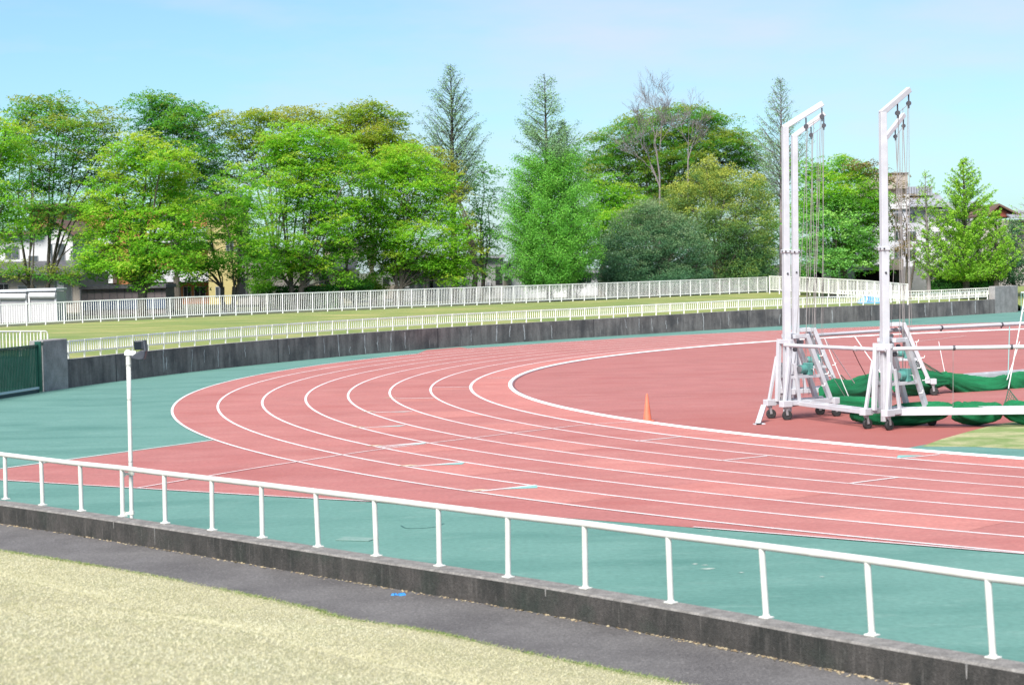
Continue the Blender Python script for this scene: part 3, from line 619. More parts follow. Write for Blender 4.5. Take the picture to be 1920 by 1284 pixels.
for py in (888, 962):
    a = at(231, py+1, dpl); b = at(247, py-1, dpl+.02); mb = MB(); mb.bar(a-b3, b-b3, .03, .035); mb.tube([a-b3-Vector((0, 0, .03)), a-b3+Vector((0, 0, .03))], .034, 12); mb.tube([b-b3-Vector((0, 0, .025)), b-b3+Vector((0, 0, .025))], .037, 12)
    k = mb.build('clamp', M('clamp paint', (.7, .68, .6), .5, (.35, .22, .14), 14, lo=.6, hi=.7), lp)
fc_ = at(262, 655, dpl+.02)-b3; s = pm(dpl)
mb = MB()
def pp(px, py, dy=0): return at(px, py, dpl+.02)-b3+Vector((0, dy, 0))
def prism(mb, P, y0, y1):
    a = [pp(*q, y0) for q in P]; b = [pp(*q, y1) for q in P]; n = len(P); mb.add(a+b, [tuple(range(n))[::-1], tuple(range(n, 2*n))]+[(i, (i+1) % n, n+(i+1) % n, n+i) for i in range(n)])
prism(mb, [(251.5, 639), (270, 637.5), (272, 655), (253, 656)], -.06, .10); fl = mb.build('floodlight', M('floodlight black', (.012, .016, .024), .45, (.03, .035, .045), 6), lp, .012)
mb = MB(); prism(mb, [(265, 656), (275, 656), (271, 673), (262, 675), (247, 672), (246, 668), (256, 661)], -.05, .09); mb.build('gear_box', M('gear box', (.03, .035, .05), .5, (.05, .055, .07), 6), lp, .012)
mb = MB(); prism(mb, [(252, 640), (266, 640), (266, 654), (254, 655)], -.068, -.061); mb.build('lens', M('lens dark', (.006, .010, .016), .15), fl)
mb = MB(); prism(mb, [(270, 637.5), (272.3, 637.5), (275, 658), (272, 658)], -.07, .11); mb.build('hood', M('hood grey', (.05, .06, .075), .5), fl)
mb = MB(); mb.bar(at(234, 662, dpl)-b3, at(255, 662, dpl)-b3, .05, .06); mb.build('bracket', white, lp)
# ------------------------------------------------------------------ hammer cage
cage = thing('hammer_cage', 'white steel hammer throwing cage with tall arched posts on wheeled feet', 'hammer cage')
ZT, ZR = 6.85, 1.74
def dep(p): return (p-Vector((0, 0, CAMH))).dot(_f)
U = {  # post: base column, depth, top pixel, arm-end pixel, arm depth change, foot direction (degrees), length
 'A': (1476.5, 44.8, (1472, 238), (1543, 194), -.1, 30, 1.30),
 'B': (1492.5, 48.8, (1489.5, 255), (1546, 213), -.1, 12, 1.25),
 'C': (1660.5, 41.6, (1655, 211), (1705, 168), .45, 40, 1.30),
 'E': (2060, 41.2, (2056, 208), (2030, 166), .5, 140, 1.25),
 'F': (2060, 56.5, (2057, 268), (2034, 226), .4, 176, 1.25),
 'D': (1662.5, 51.5, (1658, 262), (1695, 215), .5, 4, 1.30)}
posts = {}
wheelm = rubber
def caster(x, y, rz, parent, M3, org):
    p = org+M3@Vector((x, y, 0)); r = .115; mb = MB()
    ax = M3@Vector((math.cos(rz), math.sin(rz), 0)); axl = Vector((-ax.y, ax.x, 0)); c = p+Vector((0, 0, r))+ax*.03
    cs = MB(); 
    for sg in (-1, 1): cs.bar(p+Vector((0, 0, .30))+axl*sg*.042, c+axl*sg*.042, .055, .012, up=tuple(axl))
    cs.tube([p+Vector((0, 0, .26)), p+Vector((0, 0, .32))], .06, 12)
    o = cs.build('caster', steel, parent)
    mb.tube([c-axl*.034, c-axl*.026, c+axl*.026, c+axl*.034], [r*.86, r, r, r*.86], 22); wo_ = mb.build('wheel', wheelm, o)
    return o
for nm, (bx, d, tpx, apx, ad, ang, ln) in U.items():
    b = col(bx, d, 0); t = at(*tpx, d); t.z = ZT if abs(t.z-ZT) < .6 else t.z; t = at(tpx[0], tpx[1], d); ae = at(*apx, d+ad)
    posts[nm] = (b, t); ax = (t-b).normalized()
    lowt = b.lerp(t, 3.9/t.z); st = b.lerp(t, .16/t.z)
    rz = R(ang); M3 = Matrix.Rotation(rz, 3, 'Z'); X = M3@Vector((1, 0, 0)); Y = M3@Vector((0, 1, 0))
    mb = MB(); YP = Matrix.Rotation(R(14), 3, 'Z')@Vector((0, 1, 0)); mb.bar(st, lowt, .158, .158, up=tuple(YP)); mb.bar(lowt, t, .138, .138, up=tuple(YP)); mb.build('post', cagep, cage, .008)
    mb = MB(); mb.bar(lowt-ax*.04, lowt+ax*.04, .20, .20, up=tuple(YP)); cl = mb.build('clamp_collar', cagep, cage, .01)
    mb = MB()
    for sg in (-1, 1):
        for q in (-.075, .075): mb.tube([lowt+X*q*.8-YP*.10, lowt+X*q*.8-YP*.125], .018, 8)
        mb.tube([lowt+X*sg*.10, lowt+X*sg*.125], .018, 8)
    mb.tube([lowt-ax*.52-YP*.075, lowt-ax*.52-YP*.10], .024, 8)
    mb.build('bolts', dsteel, cl)
    adir = (ae-t).normalized()
    mb = MB(); mb.bar(t-adir*.06, ae, .105, .125, up=(0, 0, 1)); arm = mb.build('arm', cagep, cage, .012)
    for q in (.55, .97):
        c = t.lerp(ae, q)-Vector((0, 0, .09)); mb = MB(); mb.tube([c, c-Vector((0, 0, .16))], .018, 6); mb.tube([c+Vector((0, .03, -.2)), c+Vector((0, -.03, -.2))], .055, 12); mb.tube([c+Vector((0, 0, -.25)), c+Vector((0, 0, -.31))], .02, 6); mb.build('pulley', dsteel, arm)
    def Lc(x, y, z): return b+X*x+Y*y+Vector((0, 0, z))
    # wheeled foot
    hw = .26
    mb = MB()
    for sg in (-1, 1): mb.bar(Lc(-.22, sg*hw, .385), Lc(ln-.1, sg*hw, .385), .09, .11)
    for x in (.22, .6, ln-.15): mb.bar(Lc(x, -hw, .385), Lc(x, hw, .385), .07, .09)
    mb.build('foot_frame', cagep, cage, .006)
    for sx in (-.28, ln-.12):
        for sg in (-1, 1):
            mb = MB(); c = Lc(sx, sg*(hw+.04), .38); mb.box(c, (.27 if sx < 0 else .16, .17, .15), rz); cb = mb.build('caster_box', cagep, cage, .012)
            caster(sx, sg*(hw+.04), rnd.uniform(-.5, .1), cage, M3, b)
    # uprights beside the post, sloping ladder legs, rung, braces
    for sg in (-1, 1):
        mb = MB(); mb.bar(Lc(-.13, sg*.20, .40), Lc(-.06, sg*.19, 1.86), .095, .095, up=tuple(Y)); mb.build('upright', cagep, cage, .008)
        mb = MB(); mb.bar(Lc(.06, sg*.21, 1.92), Lc(.42, sg*.21, 1.92), .095, .095); mb.bar(Lc(.42, sg*.21, 1.955), Lc(ln-.24, sg*hw, .43), .105, .105, up=tuple(Y)); mb.build('sloping_leg', cagep, cage, .008)
        mb = MB(); mb.bar(Lc(-.10, sg*.24, 1.45), Lc(-.30, sg*(hw+.03), .44), .065, .065, up=tuple(Y)); mb.build('brace', cagep, cage, .006)
        mb = MB(); mb.bar(Lc(.02, sg*.25, 1.30), Lc(.16, sg*(hw), .44), .065, .065, up=tuple(Y)); mb.build('brace', cagep, cage, .006)
        mb = MB(); mb.bar(Lc(-.06, sg*.22, .98), Lc(.78, sg*.235, .98), .06, .07); mb.build('rung', cagep, cage, .004)
    mb = MB(); mb.bar(Lc(-.05, -.26, 1.80), Lc(-.05, .26, 1.80), .08, .10); mb.bar(Lc(.4, -.24, 1.92), Lc(.4, .24, 1.92), .07, .07); mb.build('top_bracket', cagep, cage, .008)
    mb = MB(); c = Lc(.40, -.16, 1.15); mb.tube([c-X*.14, c+X*.02], .10, 16); mb.box(c+X*.1, (.14, .22, .28), rz); wn2 = mb.build('winch', teal, cage, .01)
    mb = MB(); mb.tube([c-X*.17, c-X*.02], .085, 14); mb.tube([c+X*.1-Y*.12, c+X*.1-Y*.2, c+X*.16-Y*.2+Vector((0, 0, -.16))], .012, 6); mb.build('drum', steel, wn2)
    for q, z in ((.10, 1.62), (.22, 1.78)):
        c = Lc(q, -.2, z); mb = MB(); mb.tube([c-Y*.02, c+Y*.03], .055, 14); mb.build('pulley', dsteel, cage)
    for x, z in ((.70, 1.45), (.86, 1.02), (.75, .75)):
        c = Lc(x, -.33, z); mb = MB(); mb.tube([c, c-Y*.03+X*.07, c-Y*.03+X*.09+Vector((0, 0, .06))], .012, 6); mb.build('cleat', white, cage)
    # lifting lines from the arm
    for q, end in ((.55, Lc(.50, -.1, 1.3)), (.97, Lc(.62, -.15, 1.1)), (.60, Lc(.45, .2, 1.85)), (.93, Lc(.80, .2, .5)), (.75, Lc(.55, .1, .5))):
        s_ = t.lerp(ae, q)-Vector((0, 0, .28)); mb = MB(); mid = s_.lerp(end, .5)+Vector((.02, 0, 0)); mb.tube([s_, mid, end], .0065, 5); mb.build('line', rope_m, cage)
    l1, l2 = t.lerp(ae, .55)-Vector((0, 0, .3)), t.lerp(ae, .97)-Vector((0, 0, .3)); mb = MB(); mb.tube([l1, l2], .007, 5); mb.build('line', rope_m, cage)
# outrigger under the left near foot
b = posts['A'][0]; mb = MB(); a1, a2 = G(1421, 796), at(1432, 760, 44.2); mb.bar(a1+Vector((0, 0, .02)), a2, .12, .05); mb.box(a1+Vector((.03, 0, .015)), (.26, .12, .03), .3); mb.build('outrigger', cagep, cage, .006)
mb = MB(); mb.box(a1+Vector((.0, -.03, .02)), (.12, .13, .035), .3); mb.build('outrigger_pad', rubber, cage)
# horizontal rails and base beams
A, B, C, D = (posts[k][0] for k in 'ABCD')
Ce = col(2060, 41.2, 0); De = col(2060, 56.5, 0); Ue = Vector((0, 0, 1))
def rail(a, b, z, r=.045, name='net_rail'):
    mb = MB(); mb.tube([a+Ue*z, b+Ue*z], r, 12); return mb.build(name, cagep, cage)
fr_ = lambda a, b: (b-a).normalized()
n0 = Vector((0, -.16, 0)); n1 = Vector((0, .16, 0))
rail(A+n0-fr_(A, C)*.1, C+n0, ZR-.02); rail(C+n0+Vector((.0, 0, 0)), Ce+n0, ZR)
rail(B+n0, D+n0, ZR+.02); rail(D+n0, De+n0, ZR+.02, .055)
def beam(a, b, z, w, h, gap):
    e = fr_(a, b); n = Vector((-e.y, e.x, 0)); mb = MB()
    for sg in (-1, 1): mb.bar(a+n*gap*sg+Ue*z, b+n*gap*sg+Ue*z, w, h)
    L_ = (b-a).length; k = max(2, int(L_/.9))
    for i in range(1, k):
        mb.bar(a+e*(L_*i/k)-n*gap+Ue*z, a+e*(L_*i/k)+n*gap+Ue*z, w*.8, h*.7)
    for i in range(k-1):
        mb.bar(a+e*(L_*(i+.5)/k)-n*gap+Ue*(z+.01), a+e*(L_*(i+1)/k)+n*gap+Ue*(z+.01), w*.6, h*.5)
    return mb.build('base_beam', cagep, cage, .004)
XA = Matrix.Rotation(R(30), 3, 'Z')@Vector((1, 0, 0)); XC = Matrix.Rotation(R(40), 3, 'Z')@Vector((1, 0, 0))
beam(A+XA*.35, C+Vector((-.25, .2, 0)), .36, .06, .09, .16); beam(C+Vector((.2, .15, 0)), Ce, .37, .09, .15, .2)
beam(B+Vector((.2, 0, 0)), D+Vector((-.3, 0, 0)), .37, .08, .12, .18); beam(D+Vector((.3, 0, 0)), De, .37, .09, .14, .2)
for px, dd_ in ((1527, 44.4), (1591, 43.2)):
    c = col(px, dd_, ZR-.02); c = A.lerp(C, (c.x-A.x)/(C.x-A.x))+n0+Ue*(ZR-.02); e = fr_(A, C); mb = MB(); mb.tube([c-e*.03, c+e*.03], .058, 12); mb.build('rail_joint', cagep, cage)
for px in (1787, 1892):
    c = C.lerp(Ce, (col(px, 41.4, 1).x-C.x)/(Ce.x-C.x))+n0+Ue*ZR; e = fr_(C, Ce); mb = MB(); mb.tube([c-e*.025, c+e*.025], .056, 12); mb.build('rail_joint', dsteel, cage)
for px in (1757, 1893):
    c = D.lerp(De, (col(px, 53, 1).x-D.x)/(De.x-D.x))+n0+Ue*(ZR+.02); e = fr_(D, De); mb = MB(); mb.tube([c-e*.03, c+e*.03], .066, 12); mb.tube([c+Ue*.06, c-Ue*.1], .02, 6); mb.build('rail_joint', dsteel, cage)
for px, d in ((1713, 45), (1760, 44), (1892, 54.5)):
    b = col(px, d, 0)
    if px == 1892: caster(0, 0, .3, cage, Matrix.Identity(3), b)
# nets hanging in gathered swags from the rails
def net(name, label, chains, lacing=()):
    root = thing(name, label, 'net')
    for ci, (pts, n) in enumerate(chains):
        P = spl([p for p, r in pts], n); rr_ = [v.x for v in spl([(r, 0, 0) for p, r in pts], n)]; K = 40; vs = []; uv = []
        prev = None; ph = rnd.uniform(0, 6)
        for i, p in enumerate(P):
            d = (P[min(i+1, len(P)-1)]-P[max(i-1, 0)]).normalized(); x = d.cross(Vector((0, 0, 1))).normalized(); y = x.cross(d); r = max(.03, rr_[i])
            for k in range(K):
                a = 2*math.pi*k/K; f = 1+.10*math.sin(5*a+ph+i*.12)+.07*math.sin(11*a+i*.3)+.05*math.sin(23*a-i*.21)+rnd.uniform(-.02, .02)
                vs.append(p+x*math.cos(a)*r*f*.75+y*math.sin(a)*r*f); uv.append((i*.05, k/K*4))
        fs = [(i*K+k, i*K+(k+1) % K, (i+1)*K+(k+1) % K, (i+1)*K+k) for i in range(len(P)-1) for k in range(K)]
        mb = MB(); mb.add(vs, fs, 0, uv, True); mb.add(vs[:K], [tuple(range(K))]); mb.add(vs[-K:], [tuple(range(K))]); mb.build('net_swag', net_g, root)
    return root
def nb(px, py, d): return at(px, py, d)
near_net = net('gathered_net', 'dark green net gathered in sagging swags under the near base beam', [
    ([(nb(1598, 778, 43.2), .10), (nb(1630, 782, 42.7), .16), (nb(1660, 784, 42.6), .22), (nb(1710, 777, 42.3), .24), (nb(1755, 771, 42), .20), (nb(1774, 766, 41.9), .15), (nb(1783, 764, 41.8), .08)], 10),
    ([(nb(1783, 764, 41.8), .08), (nb(1791, 766, 41.8), .17), (nb(1803, 772, 41.8), .21), (nb(1830, 775, 41.8), .24), (nb(1858, 773, 41.8), .21), (nb(1872, 768, 41.8), .16), (nb(1880, 765, 41.8), .08)], 10),
    ([(nb(1880, 765, 41.8), .08), (nb(1888, 767, 41.8), .17), (nb(1905, 771, 41.8), .22), (nb(1935, 775, 41.8), .25), (nb(1970, 772, 41.8), .22), (nb(2000, 766, 41.8), .10)], 10)])
far_net = net('gathered_net', 'bright green net slung in swags along the far base beam', [
    ([(nb(1541, 731, 47.2), 0.159), (nb(1560, 737, 47.4), 0.305), (nb(1590, 738, 48), 0.317), (nb(1625, 722, 49), 0.268), (nb(1660, 716, 50.2), 0.244)], 10),
    ([(nb(1545, 752, 46.4), 0.098), (nb(1580, 756, 46), 0.171), (nb(1620, 757, 45.2), 0.146), (nb(1660, 756, 45), 0.098)], 10),
    ([(nb(1676, 716, 50.8), 0.244), (nb(1705, 716, 51.2), 0.317), (nb(1735, 715, 51.6), 0.305), (nb(1762, 712, 51.9), 0.195), (nb(1776, 709, 52), 0.183)], 10),
    ([(nb(1774, 711, 52), 0.171), (nb(1798, 720, 52.3), 0.244), (nb(1835, 729, 52.7), 0.317), (nb(1868, 725, 53), 0.268), (nb(1888, 712, 53.3), 0.159)], 10),
    ([(nb(1888, 713, 53.3), 0.159), (nb(1903, 720, 53.5), 0.305), (nb(1930, 722, 54), 0.342), (nb(1960, 715, 54), 0.244)], 10)])
# loose net corners pulled up by their lines
def gauze():
    m = bpy.data.materials.new('open net'); m.use_nodes = True; t = m.node_tree; p = t.nodes['Principled BSDF']; p.inputs['Base Color'].default_value = (.05, .09, .05, 1); out = t.nodes['Material Output']
    uvn = t.nodes.new('ShaderNodeTexCoord'); sx = t.nodes.new('ShaderNodeSeparateXYZ'); t.links.new(uvn.outputs['UV'], sx.inputs[0]); res = []
    for k in (0, 1):
        f = t.nodes.new('ShaderNodeMath'); f.operation = 'FRACT'; t.links.new(sx.outputs[k], f.inputs[0]); g_ = t.nodes.new('ShaderNodeMath'); g_.operation = 'LESS_THAN'; t.links.new(f.outputs[0], g_.inputs[0]); g_.inputs[1].default_value = .26; res.append(g_)
    mxx = t.nodes.new('ShaderNodeMath'); mxx.operation = 'MAXIMUM'; t.links.new(res[0].outputs[0], mxx.inputs[0]); t.links.new(res[1].outputs[0], mxx.inputs[1]); t.links.new(mxx.outputs[0], p.inputs['Alpha'])
    return m
gz = gauze()
def corner(root, tri):
    P = [nb(*q) for q in tri]; mb = MB(); e1 = P[1]-P[0]; e2 = P[2]-P[0]; k1, k2 = e1.length/.06, e2.length/.06
    nseg = 8; vs = []; uv = []
    for i in range(nseg+1):
        for j in range(nseg+1-i):
            s, t = i/nseg, j/nseg; p = P[0]+e1*s+e2*t-Ue*.25*s*t*4*.2; vs.append(p); uv.append((s*k1, t*k2))
    idx = {}; c = 0
    for i in range(nseg+1):
        for j in range(nseg+1-i): idx[i, j] = c; c += 1
    fs = []
    for i in range(nseg):
        for j in range(nseg-i):
            fs.append((idx[i, j], idx[i+1, j], idx[i, j+1]))
            if i+j < nseg-1: fs.append((idx[i+1, j], idx[i+1, j+1], idx[i, j+1]))
    mb.add(vs, fs, 0, uv, True); mb.build('loose_net', gz, root)
    for q in (1, 2):
        mb = MB(); mb.tube([P[0], P[0].lerp(P[q], .5)-Ue*.04, P[q]], .012, 6); mb.build('edge_cord', M('edge cord', (.03, .10, .07), .8), root)
corner(far_net, [(1722, 673, 51.4), (1698, 700, 51.1), (1774, 704, 51.9)])
corner(far_net, [(1577, 703, 47.8), (1569, 724, 47.7), (1600, 722, 47.9)])
corner(near_net, [(1891, 728, 42), (1882, 760, 41.9), (1918, 760, 41.9)])
def cord(label, a, b, r=.012, m=None, cat='rope'):
    mb = MB(); mid = a.lerp(b, .5)-Ue*.02; mb.tube([a, mid, b], r, 6); tag(mb.build('rope', m or rope_w), label, cat, None)
cord('white rope slanting from the left cage post to the net, upper of a pair', nb(1546, 634, 46), nb(1602, 718, 47.6))
cord('white rope slanting to the green net just below its twin', nb(1546, 634, 46), nb(1594, 750, 46.2), .011)
cord('white rope from the far rail behind the right cage foot to the net', nb(1602, 630, 49.5), nb(1652, 700, 48), .011)
cord('thin rope from the left cage leg to the near end of the green net', nb(1531, 655, 45.2), nb(1590, 752, 46), .008, rope_m)
cord('white rope slanting from the upper right edge down to a raised net corner', nb(1921, 560, 42), nb(1891, 728, 42), .014)
cord('pale rope hanging beside the slanting one near the right edge', nb(1912, 640, 42.6), nb(1888, 712, 42.6), .009)
cord('thin dark cord hanging from the near rail to the base beam at far right', nb(1893, 612, 54), nb(1890, 710, 53), .016, M('teal cord', (.2, .33, .32), .8))
cord('thin cord hanging straight from the near cage rail to the beam', nb(1787, 650, 41.7), nb(1787, 762, 41.7), .006, rope_m)
cord('pale rope rising from the tied swag of the far net', nb(1760, 640, 52), nb(1773, 706, 52), .010)
cord('thin rope from the far rail to the pulled up net corner', nb(1718, 640, 51.5), nb(1722, 673, 51.4), .008)
cord('dark cord slanting down from the near rail between the two cage feet', nb(1597, 652, 43), nb(1624, 705, 44), .010, M('brown cord', (.14, .07, .06), .8))
# ------------------------------------------------------------------ trees
bark = M('bark', (.075, .062, .05), .95, (.13, .115, .095), 3, 8, stretch=(3, 3, .6), grain=.4, gscale=9)
bark_d = M('dark bark', (.035, .03, .03), .95, (.07, .06, .055), 3, 8, stretch=(3, 3, .6))
bark_g = M('grey twig bark', (.22, .19, .19), .9, (.15, .13, .13), 3)
LM = {
 'zel': leafmat('zelkova leaves', [(.050, .150, .020), (.105, .250, .024), (.165, .310, .028), (.230, .285, .040)], gain=1.5),
 'zeld': leafmat('dark zelkova leaves', [(.022, .095, .022), (.045, .150, .028), (.085, .195, .028), (.150, .175, .035)], gain=1.75),
 'olive': leafmat('olive zelkova leaves', [(.070, .150, .020), (.125, .215, .024), (.180, .235, .030), (.220, .225, .045)], gain=1.5),
 'red': leafmat('redwood leaves', [(.060, .105, .070), (.085, .145, .080), (.105, .185, .085), (.14, .2, .1)], .3, gain=1.9),
 'redl': leafmat('lush redwood leaves', [(.042, .145, .022), (.070, .200, .028), (.100, .240, .034), (.140, .265, .045)], .4, gain=1.8),
 'mint': leafmat('mint leaves', [(.055, .160, .045), (.090, .215, .055), (.125, .260, .065), (.17, .29, .08)], .4, gain=1.7),
 'ever': leafmat('evergreen leaves', [(.018, .055, .028), (.030, .085, .036), (.060, .115, .048), (.11, .15, .075)], .15, gain=1.5),
 'camp': leafmat('camphor leaves', [(.030, .080, .025), (.060, .115, .026), (.115, .160, .028), (.195, .212, .035)], .25, gain=1.7),
 'gink': leafmat('ginkgo leaves', [(.085, .200, .020), (.135, .280, .022), (.180, .325, .026), (.235, .35, .04)], .4, gain=1.45),
 'hedge': leafmat('hedge leaves', [(.012, .055, .012), (.022, .095, .016), (.045, .15, .022), (.07, .2, .03)], .2, gain=1.6),
 'brown': leafmat('bronze leaves', [(.11, .10, .03), (.18, .14, .05), (.22, .15, .08), (.25, .2, .1)], .3),
 'spruce': leafmat('spruce needles', [(.010, .035, .018), (.016, .05, .026), (.03, .07, .04)], .1)}
def leaf_quads(C, size, nrm_up=.8, aspect=.55, droop=None):
    """one leaf-shaped quad per centre, facing mostly up"""
    n = len(C); th = RNG.uniform(0, 2*np.pi, n); tl = np.clip(RNG.normal(0, 1-nrm_up+.15, (n, 2)), -1.3, 1.3)
    nz = np.stack([tl[:, 0], tl[:, 1], np.ones(n)*max(.15, nrm_up)], 1); nz /= np.linalg.norm(nz, axis=1)[:, None]
    a = np.stack([np.cos(th), np.sin(th), np.zeros(n)], 1); a -= nz*np.sum(a*nz, 1)[:, None]; a /= np.linalg.norm(a, axis=1)[:, None]
    b = np.cross(nz, a); s = size*RNG.uniform(.6, 1.25, n)[:, None]
    return np.stack([C-a*s*.5, C-b*s*aspect*.5+a*s*.08, C+a*s*.5, C+b*s*aspect*.5+a*s*.08], 1).reshape(-1, 3)
def behind(px, d): return max(d, fdist(min(max(px, 0), 1450))+4) if px < 1460 else max(d, 133)
def broad(name, label, kind, tx, d, lobes, trunk_r=.2, fork=2.3, dens=1.0, leaf=.16, flat=.22, spread=1.0, barkm=None, stems=1, up=.75, tone=0, limbs=True, tz=.28, group='trees beyond the back fence'):
    d = behind(tx, d)
    base = col(tx, d, 1.15); root = thing(name, label, 'tree', tuple(base), 0, group); s = pm(d)
    cen = []; rad = []
    if kind == 'zel' and d < 128 and len(lobes) > 6:               # low sweeping branches under the main crown
        x0, x1 = min(l[0] for l in lobes), max(l[0] for l in lobes)
        lobes = list(lobes)+[(rnd.uniform(x0, x1), rnd.uniform(485, 522), rnd.uniform(24, 38), rnd.uniform(9, 15), -.05) for _ in range(5)]
    for l in lobes:
        off = rnd.uniform(-.9, .9)*l[2]*s*spread*.7; c = at(l[0], l[1], d+off)-base; cen.append(c); rad.append((l[2]*s*1.12, max(l[2], l[3])*s*.9, (l[3]*1.12+.10*l[2])*s, l[4] if len(l) > 4 else 0))
    mb = MB(); zc = min(c.z for c in cen); forks = []
    fz = min(fork, max(1.0, zc*.75))
    for k in range(stems):
        a = rnd.uniform(0, 6.28) if stems > 1 else 0; q = Vector((math.cos(a)*.35, math.sin(a)*.25, 0))*(k > 0 or stems > 1)
        tp = q*2.2*(fz/2.3)+Vector((rnd.uniform(-.15, .15), 0, fz)); rr0 = trunk_r/(stems**.45)
        mb.tube([q*.5+Vector((0, 0, -.3)), q*.6+Vector((0, 0, .1)), q*1.2+Vector((rnd.uniform(-.06, .06), 0, fz*.5)), tp], [rr0*1.45, rr0*1.15, rr0, rr0*.9], 9); forks.append((tp, rr0*.85))
    LC = []; LT = []
    limb_pts = []
    for c, r in zip(cen, rad):
        f, fr0 = min(forks, key=lambda t: (t[0].xy-c.xy).length); r1 = fr0*rnd.uniform(.38, .6)
        m1 = f.lerp(c, .35)+Vector((rnd.uniform(-.3, .3), rnd.uniform(-.3, .3), .25*(c.z-f.z)*.5)); m2 = f.lerp(c, .7)+Vector((rnd.uniform(-.35, .35), rnd.uniform(-.35, .35), .12*(c.z-f.z)))
        pts = spl([f-Vector((0, 0, .1)), m1, m2, c], 4); 
        if limbs: mb.tube(pts, [r1+(.022-r1)*(i/(len(pts)-1))**.8 for i in range(len(pts))], 6)
        lp_ = pts[5:]; vol = r[0]*r[1]*r[2]; ns = int(max(10, 24*dens*(vol**.62)*(.55 if flat > .5 else 1)))
        for k in range(ns):
            v = Vector((rnd.gauss(0, 1), rnd.gauss(0, 1), rnd.gauss(0, 1))).normalized()*(rnd.random()**.38)*(1 if flat > .5 or rnd.random() > .2 else rnd.uniform(1.1, 1.42))
            sc = c+Vector((v.x*r[0], v.y*r[1], v.z*r[2])); sr = rnd.uniform(.55, 1.2)*(.45+.16*min(4, r[0]))*(1.3 if flat > .5 else 1)
            if limbs and k % 4 == 0:
                q = min(lp_, key=lambda t: (t-sc).length); mid = q.lerp(sc, .5)+Vector((0, 0, .12)); mb.tube([q, mid, sc], [.026, .018, .008], 4, cap=False)
            if flat > .5:                      # billowing evergreen: a leafy shell round each clump, tinted paler towards its top
                v = v.normalized() if v.length > .01 else v; sc = c+Vector((v.x*r[0], v.y*r[1], v.z*r[2]))*rnd.uniform(.72, 1.02); sr = rnd.uniform(.5, 1.0)*(.42+.16*min(3, r[0])); nl = int(330*sr*sr*(.15/leaf)**1.35)+10
                D = RNG.normal(0, 1, (nl, 3)); D /= np.linalg.norm(D, axis=1)[:, None]; rr2 = sr*RNG.uniform(.62, 1.06, nl)
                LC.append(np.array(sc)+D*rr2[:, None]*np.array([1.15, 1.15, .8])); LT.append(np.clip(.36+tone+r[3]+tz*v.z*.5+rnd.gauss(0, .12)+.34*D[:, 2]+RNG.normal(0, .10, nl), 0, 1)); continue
            nl = int(150*sr*sr*(.17/leaf)**1.6)+14; a = RNG.uniform(0, 2*np.pi, nl); rr2 = sr*np.sqrt(RNG.uniform(0, 1, nl))
            u_ = rr2*np.cos(a)*1.35; v_ = rr2*np.sin(a)*.85; oa = math.atan2(sc.y, sc.x)+rnd.gauss(0, .5); ca, sa = math.cos(oa), math.sin(oa)
            x = u_*ca-v_*sa; y = u_*sa+v_*ca; z = RNG.normal(0, flat*.42*sr, nl)*(1.1-.7*rr2/sr)-.20*rr2**2/sr-u_*rnd.uniform(-.35, .5)-v_*rnd.uniform(-.35, .35)+(.10*np.sin(u_*7+v_*5+rnd.uniform(0, 6)) if flat < .5 else 0)
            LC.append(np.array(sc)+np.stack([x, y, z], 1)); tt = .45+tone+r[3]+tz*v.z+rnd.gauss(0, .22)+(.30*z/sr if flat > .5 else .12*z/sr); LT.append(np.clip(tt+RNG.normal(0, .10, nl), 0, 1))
    mb.build('trunk', barkm or bark, root)
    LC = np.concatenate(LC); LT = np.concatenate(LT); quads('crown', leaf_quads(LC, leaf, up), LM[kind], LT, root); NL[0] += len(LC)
    return root
NL = [0]
